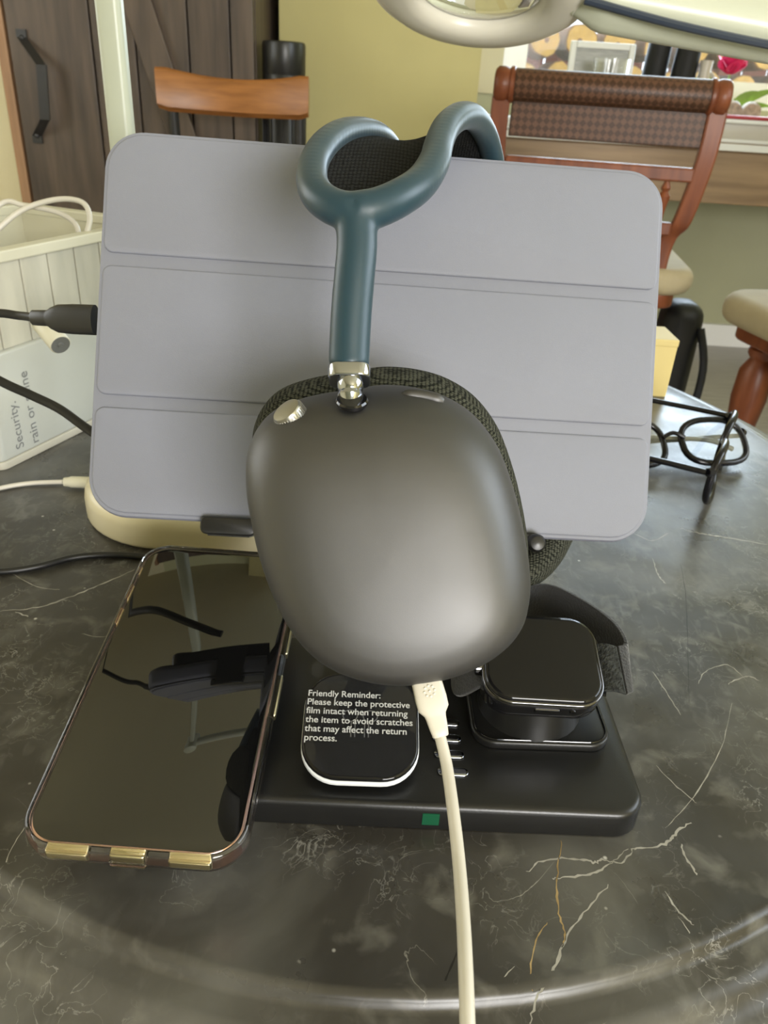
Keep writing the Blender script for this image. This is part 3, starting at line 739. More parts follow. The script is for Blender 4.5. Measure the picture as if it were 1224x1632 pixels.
# holder that carries the tablet: clamp lips, back plate, post, foot
FOOT = V((.0, .353, TZ))
holder = thing('tablet_holder', 'black holder with a clamp lip under the tablet edge, mostly hidden behind the headphones', 'stand', FOOT)
TI = TM
for px0, px1 in ((322, 410),):
    a = ly(px0, 835); b = ly(px1, 838)
    MB(TI).prism(rrect(b.x - a.x, .0078, .0028, 4, (a.x + b.x) / 2, -TH/2 - .0012), .0012, .0052, .001).box((a.x + .003, -TH/2 - .0058, -.017), (b.x - .003, -TH/2 - .0018, .0022)).build('clamp_lip', M['blackplastic'], holder, world=True)
a = ly(849, 861)
MB(TI @ T(a.x, a.y - .001, .0065)).lathe([(.0030, -.006), (.0040, -.004), (.0040, .001), (.0030, .0025), (.001, .003)], 20).build("clamp_knob", M['blackplastic'], holder, world=True)
bp_ = TI @ V((-.02, -.03, -.018))
MB(TI).prism(rrect(.13, .05, .008, 5, -.045, -TH/2 + .036), -.022, -.0135, .002).build('back_plate', M['blackplastic'], holder, world=True)
pt = TI @ V((-.02, -TH/2 + .03, -.022))
MB().tube(v3(spl([pt, pt + V((0, .012, -.01)), FOOT + V((0, .012, .06)), FOOT + V((0, 0, .012))], 6)), .0065, 14).build('post', M['blackplastic'], holder, world=True)
MB().lathe([(.033, 0), (.035, .003), (.035, .010), (.031, .013)], 40).build('foot', M['blackplastic'], holder)

# ------------------------------------------------------------------ headphones
hp_org = P(620, 850, .23)
hd = thing('headphones', 'grey over-ear headphones with teal headband hung over the tablet', 'headphones', Matrix.Translation(hp_org))
OUT = [(557,630),(605,622),(660,626),(712,641),(760,672),(798,722),(822,785),(838,850),(847,910),(847,955),(836,995),(806,1032),(755,1062),(690,1081),(625,1085),(565,1074),(512,1050),(470,1010),(438,955),(412,885),(396,815),(389,760),(393,715),(412,678),(445,654),(500,638)]
DM = .243
def cam3(px, py, d): return V(((px - 612) / FP * d, -(py - 816) / FP * d, -d))
c0 = cam3(620, 858, DM)
OC = [V(p) - c0 for p in [cam3(x, y, DM) for x, y in (spl(OUT, 5, True))]]
AX = V((.0015, .014, -.044)).normalized()
def toW(v): return EYE + R3 @ v
def cup(mb, C, prof, axis, outl, flip=False):
    rs = []
    for s_, o_ in prof: rs.append([C(axis * o_ + p * s_) for p in outl])
    mb.rings(rs)
front = [(.02, -.0205), (.3, -.0202), (.5, -.0195), (.66, -.0182), (.78, -.0162), (.865, -.0132), (.925, -.0095), (.965, -.005), (.988, 0.000), (.998, .005), (1.0, .009), (.995, .0135), (.982, .0165), (.95, .018)]
mb = MB(); cup(mb, lambda v: toW(c0 + v), front, AX, OC)
ec = mb.build('ear_cup', M['alu'], hd, world=True, angle=80)
cush = [(.90, .0165), (.97, .018), (1.03, .022), (1.065, .028), (1.07, .034), (1.04, .040), (.97, .0445), (.86, .046), (.74, .044), (.66, .038), (.64, .03)]
mb = MB(); cup(mb, lambda v: toW(c0 + v), cush, AX, OC)
mb.build('ear_cushion', M['cushion'], hd, world=True, angle=80)
# side button and crown on the front cup, stem socket
def ring_pt(px, py, d): return P(px, py, d)
def slot(mb, pts, r, n=10): mb.tube(pts, [r * .45] + [r] * (len(pts) - 2) + [r * .45], n)
b0, b1 = P(640, 630, .2435), P(707, 640, .2435)
mb = MB(); n_ = 12
pts = [b0.lerp(b1, t) + (R3 @ V((0, .0007 * math.sin(PI * t), 0))) for t in [i / n_ for i in range(n_ + 1)]]
rad = [.0010] + [.0017] + [.0020] * (n_ - 3) + [.0017, .0010]
mb.tube(pts, rad, 12).build('button', M['alu'], ec, world=True)
cz = (R3 @ V((-.50, .62, .60))).normalized(); cxd = (R3 @ V((.75, .5, 0)))
CM = frame(P(462, 661, .2385), cz.orthogonal(), cz.cross(cz.orthogonal()))
crp = [(.0030, -.004), (.0046, -.0035), (.0050, -.002), (.0050, .0015), (.0046, .0022), (.0025, .0024)]
cr_ = MB(CM).lathe(crp, 40).build('crown', M['crown'], ec, world=True)
mb = MB(CM)
for k in range(36):
    mb.box((.0048, -.00016, -.0022), (.00525, .00016, .0014), rotz(2 * PI * k / 36))
kn = mb.build('crown_knurling', M['crown'], ec, world=True, smooth=False); kn['kind'] = 'stuff'
MB(frame(P(561, 638, .2355), R3 @ V((1, 0, 0)), R3 @ V((0, .62, -.78)))).lathe([(.0048, -.0012), (.0050, 0), (.0046, .0006), (.0020, .0004)], 28).build('stem_socket', M['blackgloss'], ec, world=True)
# chrome stem
u0, u1 = P(558, 640, .2385), P(557, 604, .2415)
ud = (P(556, 560, .2425) - P(558, 640, .2385)).normalized()
SM = frame(P(558, 641, .2385), R3 @ V((1, 0, 0)), ud.cross(R3 @ V((1, 0, 0))) * -1)
SM = frame(P(558, 641, .2385), R3 @ V((1, 0, 0)), (R3 @ V((1, 0, 0))).cross(ud) * -1)
LS = (P(557, 604, .2415) - P(558, 641, .2385)).length
SZ = SM if (SM.to_3x3() @ V((0, 0, 1))).dot(ud) > 0 else SM @ Matrix.Rotation(PI, 4, 'X')
MB(SZ).lathe([(.0028, -.002), (.0034, .000), (.0042, .0018), (.0036, .0034), (.0040, .0042), (.0042, .006), (.0040, .0075), (.0038, LS - .001)], 28).build('stem', M['chrome'], hd, world=True)
c1 = P(557, 608, .2415); LC = .0044
mb = MB(frame(c1, R3 @ V((1, 0, 0)), SZ.to_3x3() @ V((0, 1, 0))))
mb.prism([(p[0], p[1]) for p in rrect(.0132, .0118, .0036, 6)], -.0002 if True else 0, LC, .0007).build('stem_collar', M['chrome'], hd, world=True)
# headband frame: two branches meeting in a Y in front and behind, one remeshed body
Yf = P(567, 338, .2415)
arm = [P(556, 586, .2425), P(557, 560, .2425), P(560, 500, .2420), P(565, 440, .2415), P(569, 390, .2415), Yf]
Lb = [P(562, 338, .2415), P(532, 330, .243), P(507, 312, .247), P(497, 286, .254), P(502, 255, .264), P(520, 228, .277), P(548, 211, .295), P(580, 208, .316), P(606, 217, .336), P(624, 238, .356), P(640, 275, .373), P(665, 325, .387), P(700, 370, .395), P(748, 405, .398)]
Rb = [P(566, 338, .2415), P(602, 331, .243), P(641, 313, .247), P(672, 290, .255), P(692, 258, .266), P(700, 228, .277), P(712, 202, .289), P(732, 186, .304), P(752, 186, .322), P(768, 203, .340), P(780, 232, .357), P(788, 275, .374), P(785, 325, .388), P(772, 370, .395), P(752, 405, .398)]
barm = [P(750, 400, .398), P(768, 480, .402), P(780, 560, .402), P(788, 640, .400)]
mb = MB()
mb.tube(v3(spl(arm, 6)), .0066, 24, ell=.85)
nl = len(spl(Lb, 6)); nr = len(spl(Rb, 6))
mb.tube(v3(spl(Lb, 6)), [.0060 - .0008 * min(1, i / 24) for i in range(nl)], 20)
mb.tube(v3(spl(Rb, 6)), [.0064 - .0010 * min(1, i / 30) for i in range(nr)], 20)
mb.tube(v3(spl(barm, 6)), .0066, 24)
hb = mb.build('headband', M['teal'], hd, world=True, angle=180)
rm = hb.modifiers.new('r', 'REMESH'); rm.mode = 'VOXEL'; rm.voxel_size = .0009; rm.use_smooth_shade = True
sm = hb.modifiers.new('s', 'SMOOTH'); sm.factor = .5; sm.iterations = 14
# flexible mesh canopy slung between the branches
Ls = spl(Lb, 10); Rs = spl(Rb, 10)
def samp(A_, t): x = t * (len(A_) - 1); i = min(int(x), len(A_) - 2); return V(A_[i]).lerp(V(A_[i + 1]), x - i)
rs = []; NU, NV = 40, 16
top_, bot_ = [], []
for i in range(NU + 1):
    t = i / NU; a_ = samp(Ls, t); b_ = samp(Rs, t); row = []
    for j in range(NV + 1):
        s_ = j / NV; p = a_.lerp(b_, s_); sag = 4 * s_ * (1 - s_) * (.0062 * math.sin(PI * min(1, t * 1.05)) )
        row.append(p + V((0, 0, -sag)) )
    rs.append(row)
mb = MB(); mb.rings(rs, closed=False, cap=False)
cn = mb.build('canopy', M['canopy'], hd, world=True, angle=180)
so = cn.modifiers.new('t', 'SOLIDIFY'); so.thickness = .0009
# rear cup behind the tablet
rc = cam3(797, 808, .420); AX2 = V((-.20, .04, 1)).normalized()
OC2 = [V((-p.x, p.y, p.z)) for p in OC]
mb = MB(); cup(mb, lambda v: toW(rc + v), front, -AX2 if False else -AX2, OC2)
bm_prof = front
mb.bm.free(); mb = MB()
rs = []
for s_, o_ in front: rs.append([toW(rc + AX2 * (-o_) + p * s_) for p in OC2])
mb.rings(rs); mb.build('ear_cup', M['alu'], hd, world=True, angle=80)
mb = MB(); rs = []
for s_, o_ in cush: rs.append([toW(rc + AX2 * (o_ - .034) * 1.0 + p * s_) for p in OC2])
rs = [[toW(rc + AX2 * o_ + p * s_ * .97) for p in OC2] for s_, o_ in cush]
mb.rings(rs); mb.build('ear_cushion', M['cushion'], hd, world=True, angle=80)
MB().tube([P(788, 636, .400), P(788, 700, .408)], .0036, 16).build('stem', M['chrome'], hd, world=True)

# ------------------------------------------------------------------ charging base
BM = frame((0.003, .2615, TZ), (math.cos(.025), math.sin(.025), 0), (-math.sin(.025), math.cos(.025), 0))
BW, BD, BH = .219, .104, .0138
bs = thing('charging_station', 'black flat wireless charging station on the marble table', 'charger', BM)
MB().prism(rrect(BW, BD, .013, 8), .0, BH, .0030, 4, botbev=.001).build('base', M['blackplastic'], bs)
# indicator lamp on the front face
gpt = BM.inverted() @ G(686, 1303, .006)
gx = gpt.x
ld = MB().box((gx - .0034, -BD/2 - .0003, .0034), (gx + .0034, -BD/2 + .0006, .0098)).build('indicator', M['green'], bs, smooth=False)
# chrome pill ports
pill = None
for (px, py) in ((716, 1150), (718, 1175), (722, 1201), (728, 1229)):
    q = BM.inverted() @ G(px - 6, py, BH + .001)
    Mx = T(q.x, q.y, BH)
    if pill is None:
        pill = MB().prism(rrect(.0130, .0043, .0021, 6), 0, .0010, .0004).build('chrome_badge', M['chrome'], bs)
        pill.matrix_basis = Mx
        ins_ = MB().prism(rrect(.0108, .0023, .0011, 5), .0009, .0012, .0).build('badge_inset', M['steel_dark'], pill)
    else:
        c_ = pill.copy(); COL.objects.link(c_); c_.matrix_basis = Mx
        d_ = ins_.copy(); COL.objects.link(d_); d_.parent = c_
# earbud pad, tilted
et = math.radians(18)
e0 = G(572, 1247, .021); eu = V((-.02, math.cos(et), math.sin(et)))
EM = frame(e0, (1, .035, 0), eu) 
ES = .0485
MB(EM).prism(rrect(ES * .7, ES * .8, .01, 5, 0, ES * .5), -.020, -.0035, 0).build('pad_riser', M['blackplastic'], bs, world=True)
ep = MB(EM).prism(rrect(ES, ES, .0155, 9, 0, ES/2), -.0042, -.0010, .0008).build('pad_rim', M['whiteplastic'], bs, world=True)
ep = MB(EM).prism(rrect(ES * .985, ES * .985, .0152, 9, 0, ES/2), -.0012, .0018, .0014, 4).build('earbud_pad', M['padglass'], bs, world=True)
fl_ = MB(EM).prism(rrect(ES * .93, ES * .93, .014, 9, 0, ES/2), .00185, .00200, .0).build('protective_film', M['film'], ep, world=True)
MB(EM).prism(rrect(.0052, .0075, .0024, 5, -ES/2 + .0045, ES + .0005), .00185, .0021, .0, ).build('film_tab', M['film'], ep, world=True)
txt = "Friendly Reminder:\nPlease keep the protective\nfilm intact when returning\nthe item to avoid scratches\nthat may affect the return\nprocess."
PI4 = world_of(ep).inverted()
text_mesh(txt, M['printwhite'], ep, 'film_print', PI4 @ EM @ T(-ES/2 + .0012, ES * .742, .0024), width=.0445, space=1.0, bold=.012)
# faint earbud icon: two rings and stems
mb = MB(EM @ T(-.0005, ES * .5, .00186))
for s in (-1, 1):
    mb.tube([(s * .0042 + .003 * math.cos(a), .0035 + .0026 * math.sin(a), 0) for a in [2*PI*i/20 for i in range(20)]], .00022, 6, closed=True)
    mb.tube([(s * .0020, .002, 0), (s * .0020, -.006, 0)], .00022, 6); mb.tube([(s * .0036, .001, 0), (s * .0036, -.006, 0)], .00022, 6)
mb.build('earbud_icon', M['printgrey'], ep, world=True)
# watch plate and puck
wp0 = G(868, 1183, .019)
WP = frame(V((wp0.x, wp0.y, TZ + BH)), (1, .04, 0), (-.04, 1, 0))
MB(WP).prism(rrect(.061, .050, .010, 7, 0, .025), -.0, .0042, .001).build('watch_plate', M['blackplastic'], bs, world=True)
MB(WP).tube([(x * 1.0, y, .0044) for x, y in rrect(.058, .047, .009, 7, 0, .025)], .00030, 6, closed=True).build('plate_edge', M['blackgloss'], bs, world=True)
# watch pose
wt = math.radians(19)
WC = P(861, 1052, .334)
WM = frame(WC, (1, .03, -.02), (-.03, math.cos(wt), math.sin(wt)))
MB(WM).prism([(.0205 * math.cos(2*PI*i/36), .0200 * math.sin(2*PI*i/36)) for i in range(36)], -.018, -.0115, .002).build('charging_puck', M['blackgloss'], bs, world=True)
# support block from plate to puck
pc = WM @ V((0, 0, -.014)); 
MB().tube([V((pc.x, pc.y, TZ + BH + .004)), pc], [.0235, .0205], 28).build('puck_column', M['blackplastic'], bs, world=True)
# phone pad under the phone
pbl, pbr, ptl, ptr = P(22, 1345, .266), P(395, 1370, .266), P(230, 868, .394), P(482, 890, .394)
pc_ = (pbl + pbr + ptl + ptr) / 4
PM = frame(pc_, (pbr - pbl) + (ptr - ptl), (ptl - pbl) + (ptr - pbr))
PW, PL = .0812, .1640

# watch
wa = thing('smart_watch', 'black smart watch with dark woven band on the right charging pad', 'watch', WM)
WW, WH = .0525, .0445
MB().prism(rrect(WW, WH, .0125, 9), -.0112, .0008, .0030, 5).build('case', M['blackgloss'], wa)
MB().prism(rrect(WW * .995, WH * .995, .0122, 9), .0002, .0014, .0007, 3).build('bezel', M['watchcase'], wa)
MB().prism(rrect(WW * .965, WH * .955, .0112, 9), .0008, .0032, .0022, 5, botbev=0).build('screen', M['padglass'], wa)
MB(T(WW/2 * .12, -WH/2, -.003)).box((-.0075, -.0006, -.0011), (.0030, .0004, .0011)).build('speaker_slot', M['steel_dark'], wa, smooth=False, bevel=.0004)
MB(T(.012, -WH/2, -.003) @ Matrix.Rotation(PI/2, 4, 'X')).lathe([(.0014, -.001), (.0012, .0006)], 12).build('side_button', M['steel_dark'], wa)
MB(T(-WW/2, -.004, -.002) @ Matrix.Rotation(-PI/2, 4, 'Y')).lathe([(.0034, -.001), (.0036, .0), (.0036, .0022), (.003, .0026)], 24).build('digital_crown', M['watchcase'], wa)
# band: flat strap leaving the right lug, folding back behind the case
def ribbon(cs, wv_, th):
    rs = []
    for i, (c_, w_) in enumerate(zip(cs, wv_)):
        t = (cs[min(i + 1, len(cs) - 1)] - cs[max(i - 1, 0)]).normalized(); n = t.cross(w_.normalized()).normalized() * th / 2
        rs.append([c_ - w_/2 - n, c_ + w_/2 - n, c_ + w_/2 + n, c_ - w_/2 + n])
    return rs
WI = WM.inverted()
bw = WM.to_3x3() @ V((0, 1, 0)) * .0235
rt = WM @ V((WW/2 - .001, 0, -.004))
fold = P(990, 1068, .332)
c_pts = spl([rt, rt.lerp(fold, .5) + V((0, 0, .0012)), fold], 8)
rs = ribbon(v3(c_pts), [bw.lerp(bw * .98, i / 16) for i in range(17)], .0020)
MB().rings(rs).build('band_outer', M['velcro2'], wa, world=True, bevel=.0004)
vv = [fold, P(1001, 1060, .338), P(975, 1022, .356), P(925, 985, .376), P(868, 962, .386), P(800, 975, .380), P(742, 985, .385), P(722, 1040, .365), P(728, 1072, .345), WM @ V((-WW/2 + .001, 0, -.004))]
upv = R3 @ V((0, .0225, .006))
ws = [bw, bw.lerp(upv, .35), upv * .85, upv * .85, upv * .9, upv * .9, upv * .9, bw, bw, bw]
cs_ = v3(spl(vv, 6)); wss = v3(spl(ws, 6))
MB().rings(ribbon(cs_, wss, .0020)).build('band_inner', M['velcro'], wa, world=True, bevel=.0004)
MB().tube(v3(spl([WM @ V((WW/2 - .0005, -.0118, -.003)), WM @ V((WW/2 + .0008, -.0118, -.003)), WM @ V((WW/2 + .0008, .0118, -.003)), WM @ V((WW/2 - .0005, .0118, -.003))], 3)), .0011, 8).build('lug', M['blackgloss'], wa, world=True)
# ------------------------------------------------------------------ phone in a clear case
ph = thing('smartphone', 'smartphone with black screen in a clear case, lying on the charger', 'phone', PM)
MB().prism(rrect(PW - .0048, PL - .0048, .0115, 10), -.0086, -.0002, .0022, 4).build('phone_frame', M['rosegold'], ph)
MB().prism(rrect(PW - .0066, PL - .0066, .0108, 10), -.0004, .0004, .0004, 2).build('screen', M['blackglass'], ph)
# case wall as a closed ring section swept around the outline + back
o_out = rrect(PW, PL, .0145, 10); 
def off(outline, d):
    n = len(outline); out = []
    for i in range(n):
        p = V(outline[i]); a = V(outline[i-1]); b = V(outline[(i+1) % n]); t = (b - a).normalized(); out.append(p + V((-t.y, t.x)) * d)
    return out
secs = [(0.0003, -.0072), (0.0, -.004), (.0003, -.0005), (.0010, .0010), (.0020, .0012), (.0023, .0006), (.0022, -.0008), (.0022, -.0088), (.0060, -.0090), (.0060, -.0108), (.0030, -.0106), (.0012, -.0092)]
rs = [[(p.x, p.y, z) for p in off(o_out, d)] for d, z in secs]
cse = MB().rings(rs, loop=True).build('clear_case', M['clearcase'], ph, angle=60)
MB().prism(rrect(PW - .0125, PL - .0125, .009, 10), -.0106, -.0092, 0).build('case_back', M['clearcase'], ph)
for (yy, ln) in ((.048, .011), (.032, .011), (.064, .006)):
    MB(T(-PW/2 + .0003, yy, -.0042)).prism(rrect(.0016, ln, .0007, 4), -.0018, .0018, .0006).build('volume_button', M['goldbtn'], cse)
for (yy, ln) in ((.026, .018), (-.006, .022)):
    MB(T(PW/2 - .0003, yy, -.0042)).prism(rrect(.0016, ln, .0007, 4), -.0018, .0018, .0006).build('side_button', M['goldbtn'], cse)
for (xx, ln) in ((-.0215, .0150), (.0215, .0150)):
    MB(T(xx, -PL/2 + .0016, -.0042)).prism(rrect(ln, .0030, .0010, 4), -.0020, .0020, .0006).build('speaker_opening', M['goldbtn'], cse)
MB(T(0.0, -PL/2 + .0016, -.0036)).prism(rrect(.0125, .0034, .0012, 4), -.0014, .0030, .0006).build('port_cover', M['goldbtn'], cse)
MB(T(0.0, -PL/2 - .0001, -.0040)).prism(rrect(.0130, .0022, .0010, 4), -.0022, .0010, .0006).build('port_flap', M['clearcase'], cse)
# pad under it
MB(PM).prism(rrect(.060, .085, .012, 7, .006, -.005), -.016, -.0110, .001).build('phone_pad', M['blackplastic'], bs, world=True)
pd = PM @ V((.006, 0.0, -.0125))
MB().tube([V((pd.x, pd.y + .0, TZ + BH - .001)), pd], .018, 24).build('phone_pad_riser', M['blackplastic'], bs, world=True)

# ------------------------------------------------------------------ white charging cable from the cup
wc = thing('white_charging_cable', 'white charging cable plugged into the bottom of the front ear cup', 'cable', Matrix.Translation(P(684, 1090, .24)))
pu, pl_ = P(678, 1080, .236), P(699, 1160, .232)
pd_ = (pl_ - pu).normalized(); px_ = R3 @ V((1, 0, 0)); px_ = (px_ - pd_ * px_.dot(pd_)).normalized()
pn = px_.cross(pd_)
def sect(c_, w_, h_): return [c_ + px_ * w_/2 * (abs(math.cos(a)) ** .5) * (1 if math.cos(a) >= 0 else -1) + pn * h_/2 * (abs(math.sin(a)) ** .5) * (1 if math.sin(a) >= 0 else -1) for a in [2*PI*i/24 for i in range(24)]]
LP = (pl_ - pu).length
rs = [sect(pu + pd_ * LP * t, w_, h_) for t, w_, h_ in ((0, .0092, .0055), (.35, .0096, .0058), (.42, .0097, .0058), (.62, .0094, .0056), (.74, .0066, .0048), (.80, .0062, .0046), (1.0, .0056, .0044), (1.16, .0048, .0042), (1.18, .0040, .0038))]
cp = MB().rings(rs).build('plug', M['whitecable'], wc, world=True, angle=50)
mb = MB()
ec_ = pu + pd_ * LP * .28 + pn * (.0029 if pn.dot(R3 @ V((0, 0, 1))) > 0 else -.0029)
for k in range(9):
    a = 2 * PI * k / 8; rr = .0016 if k < 8 else 0
    q = ec_ + px_ * rr * math.cos(a) + pd_ * rr * math.sin(a)
    mb.lathe([(.00040, -.0002), (.00036, .00016), (.0001, .00022)], 8, M=frame(q, px_, (R3 @ V((0, 0, 1))).cross(px_)))
mb.build('embossed_mark', M['whitecable'], cp, world=True)
cpts = [P(702, 1176, .231), P(712, 1220, .226), P(722, 1290, .215), P(731, 1370, .203), P(738, 1460, .189), P(742, 1540, .178), P(745, 1632, .168), P(748, 1760, .158), P(752, 1960, .150)]
e_ = cpts[-1]
cpts += [V((e_.x + .005, e_.y - .01, TZ - .08)), V((.03, .03, TZ - .30)), V((.05, .10, .25)), V((.10, .25, .02)), V((.3, .3, .003))]
MB().tube(v3(spl(cpts, 8)), .00175, 14).build('cord', M['whitecable'], wc, world=True)

# ------------------------------------------------------------------ magnifier lamp
lb = V((-.090, .486, TZ))
lp = thing('magnifier_lamp', 'cream magnifier desk lamp with round lens head overhead and pole behind the tablet', 'lamp', Matrix.Translation(lb))
MB(T(0, 0, 0)).prism(rrect(.170, .165, .062, 12, -.0275, 0), 0.0, .024, .010, 5, botbev=.003).build('base', M['cream_plastic'], lp)
pb = G(237, 790, .024); 
tpole = P(178, 100, .56)
pb = V((P(205, 420, .56).x, 0.0, 0)); 
def vert(px, py, y): return Y(px, py, y)
PY = .520
pxx = (Y(180, 120, PY).x + Y(200, 215, PY).x) / 2
MB().prism(rrect(.0150, .012, .004, 4, pxx - lb.x, PY - lb.y), .020, .352, .0).build('pole', M['polewhite'], lp)
kz = Y(175, 30, PY).z
MB().prism(rrect(.0175, .015, .005, 4, pxx - lb.x - .0015, PY - lb.y), .348, .372, .003).build('pole_joint', M['polewhite'], lp)
MB().prism(rrect(.0145, .012, .004, 4, pxx - lb.x - .002, PY - lb.y), .370, .68, .0).build('upper_pole', M['polewhite'], lp)
RC = P(765, -28, .60)
tl = math.radians(21)
RM = Matrix.Translation(RC) @ Matrix.Rotation(-tl, 4, 'X') @ Matrix.Rotation(math.radians(3), 4, 'Y')
ringp = [(.050, -.008), (.053, -.013), (.060, -.0155), (.076, -.0145), (.086, -.008), (.0885, 0), (.086, .012), (.078, .018), (.060, .018), (.050, .010)]
mb = MB(RM); rr_ = [[(r_ * math.cos(2*PI*i/64), r_ * math.sin(2*PI*i/64), z) for i in range(64)] for r_, z in ringp]
mb.rings(rr_, loop=True).build('lamp_head', M['lamphead'], lp, world=True, angle=60)
MB(RM).lathe([(.001, -.008), (.03, -.0068), (.0505, -.004), (.0505, .001), (.03, .0048), (.001, .006)], 48).build('lens', M['lens'], lp, world=True, angle=80)
# lower arm: channel section with a dark strip, runs to a joint out of frame
a0 = P(880, -27, .60); a1 = P(1390, 66, .60)
ad = (a1 - a0).normalized(); AMt = frame(a0, ad, R3 @ V((0, .3, 1)))   # local y = towards camera, z = up-ish
if (AMt.to_3x3() @ V((0, 0, 1))).z < 0: AMt = AMt @ Matrix.Rotation(PI, 4, 'X')
AL = (a1 - a0).length
sgn = 1 if (AMt.to_3x3() @ V((0, 1, 0))).dot(R3 @ V((0, 0, 1))) > 0 else -1
rs = []
for x_ in [AL * i / 40 for i in range(41)]:
    k_ = min(1, .35 + x_ / AL * 4); rs.append([(x_, y_ * k_, z_ * k_) for y_, z_ in rrect(.040, .054, .014, 5)])
MB(AMt).rings(rs).build('lower_arm', M['lampwhite'], lp, world=True)
MB().tube(v3(spl([P(932, 0, .581), P(1080, 40, .580), P(1224, 71, .579), P(1370, 98, .579)], 6)), .0030, 8).build('arm_strip', M['lampgroove'], lp, world=True)
MB().tube([P(880, -25, .60), P(925, 0, .60)], .012, 16).build('head_hinge', M['lampwhite'], lp, world=True)
jt = a1 + V((0, 0, .0))
MB(frame(jt, (1, 0, 0), (0, 0, 1))).lathe([(.02, -.035), (.028, -.03), (.028, .03), (.02, .035)], 24).build('elbow', M['lampwhite'], lp, world=True)
tp = V((pxx - .002, PY, TZ + .70))
MB().tube([jt, V((.15, .50, TZ + .62)), tp], .011, 12).build('upper_arm', M['lampwhite'], lp, world=True)
MB(frame(tp, (1, 0, 0), (0, 0, 1))).lathe([(.016, -.022), (.022, -.018), (.022, .018), (.016, .022)], 24).build('top_joint', M['lampwhite'], lp, world=True)

# ------------------------------------------------------------------ glasses
def glasses(M4, label, fold=0.0, lensm='lensA', tm='blackframe', wide=.138):
    g = thing('eyeglasses', label, 'glasses', M4, 'glasses lying on the marble table')
    hw = wide / 2
    fr_ = thing_part = None
    def rim(sx):
        out = []
        for i in range(32):
            a = 2 * PI * i / 32; x = abs(math.cos(a)) ** .75 * (1 if math.cos(a) >= 0 else -1); z = abs(math.sin(a)) ** .75 * (1 if math.sin(a) >= 0 else -1)
            out.append((sx * hw * .53 + x * hw * .41, 0.003 * (x * sx) ** 2, z * .0205 + .002))
        return out
    for sx in (-1, 1):
        MB().tube(rim(sx), .0027, 10, closed=True).build('rim', M['blackframe'], g)
        o = rim(sx)
        MB().rings([[(p[0], p[1] - .0006, p[2]) for p in o], [(p[0], p[1] + .0006, p[2]) for p in o]]).build('lens', M[lensm], g)
        MB().tube([(sx * hw * .94, 0.003, .012), (sx * hw, .006, .012)], .0032, 8).build('hinge', M['blackframe'], g)
        if fold: pts = [(sx * hw, .007 + (.004 if sx > 0 else 0), .012), (sx * hw * .4, .010 + (.004 if sx > 0 else 0), .012), (-sx * hw * .5, .011 + (.004 if sx > 0 else 0), .009), (-sx * hw * .85, .012 + (.004 if sx > 0 else 0), .0)]
        else: pts = [(sx * hw, .007, .012), (sx * hw * .99, .05, .012), (sx * hw * .97, .095, .010), (sx * hw * .95, .125, -.004), (sx * hw * .94, .14, -.020)]
        MB().tube(v3(spl(pts, 5)), .0031, 10, ell=.7).build('temple', M[tm], g)
    MB().tube(v3(spl([(-hw * .14, 0, .006), (0, -.001, .010), (hw * .14, 0, .006)], 4)), .0018, 8).build('bridge', M['blackframe'], g)
    return g
q0, q1 = G(1122, 822, 0), G(1154, 722, 0)
mid = (q0 + q1) / 2; dr = (q1 - q0).normalized()
# pair in front: frame stands on edge facing right, temples run left behind the tablet
GM = frame(V((mid.x, mid.y, TZ + .0215)), dr * 1.0, V((-dr.y, dr.x, 0)))
glasses(GM, 'black-framed glasses nearer the camera, right of the tablet, temples pointing left', wide=(q1 - q0).length)
q0, q1 = G(985, 740, 0), G(1150, 735, 0)
mid = (q0 + q1) / 2; dr = (q1 - q0).normalized()
up = V((-dr.y, dr.x, 0)); lean = math.radians(52)
g2z = up * math.sin(lean) + V((0, 0, math.cos(lean)))
GM = frame(V((mid.x, mid.y, TZ + .017)), dr, dr.cross(g2z) * -1)
if (GM.to_3x3() @ V((0, 0, 1))).z < 0: GM = GM @ Matrix.Rotation(PI, 4, 'X')
glasses(GM, 'black glasses with grey-green temples lying folded behind the nearer pair', fold=1, tm='greytemple', wide=.14)

# yellow paper block
yb0, yb1 = G(1008, 655, 0), G(1052, 655, 0)
ybx = thing('yellow_paper_box', 'pale yellow paper box standing behind the tablet edge near the glasses', 'box', (yb1.x - .028, .79 - .02, TZ))
H_ = .058
MB().box((-.03, -.02, 0), (.045, .03, H_ - .0004)).build('box_body', M['yellowbox'], ybx, smooth=False, bevel=.001)
MB().box((-.0305, -.0205, H_ - .006), (.0455, .0305, H_ + .001)).build('lid', M['yellowbox'], ybx, smooth=False, bevel=.001)

# ------------------------------------------------------------------ left: box with print, basket on it, cables
d1 = (V((.032, .0877, 0))).normalized(); d2 = V((-d1.y, d1.x, 0))
A0 = G(4, 752, 0)
XM = frame(A0, d1, d2)
bx = thing('printed_box', 'white glossy storage box with grey printed words left of the tablet', 'box', XM)
BHt = .084
MB().prism(rrect(.215, .100, .006, 5, .1075, .050), .006, BHt, .002).build('box_body', M['binplastic'], bx)
MB().prism(rrect(.2165, .1015, .007, 5, .1075, .050), 0.0, .0062, .001).build('bottom_rim', M['boxrim'], bx)
# lettering reads upwards on the face towards us (local -y)
TMx = Matrix(((0, -1, 0, 0), (0, 0, -1, 0), (1, 0, 0, 0), (0, 0, 0, 1)))
for body, px, py, wd in (('Security.', 38, 712, .036), ('rain or shine', 62, 704, .056)):
    n = V((-d2.x, -d2.y, 0)); r = R3 @ V(((px - 612), -(py - 816), -FP)); t = (A0 - EYE).dot(n) / r.dot(n); w_ = XM.inverted() @ (EYE + r * t)
    text_mesh(body, M['textgrey'], bx, 'printed_words', T(w_.x, -.0004, w_.z) @ TMx, width=wd)
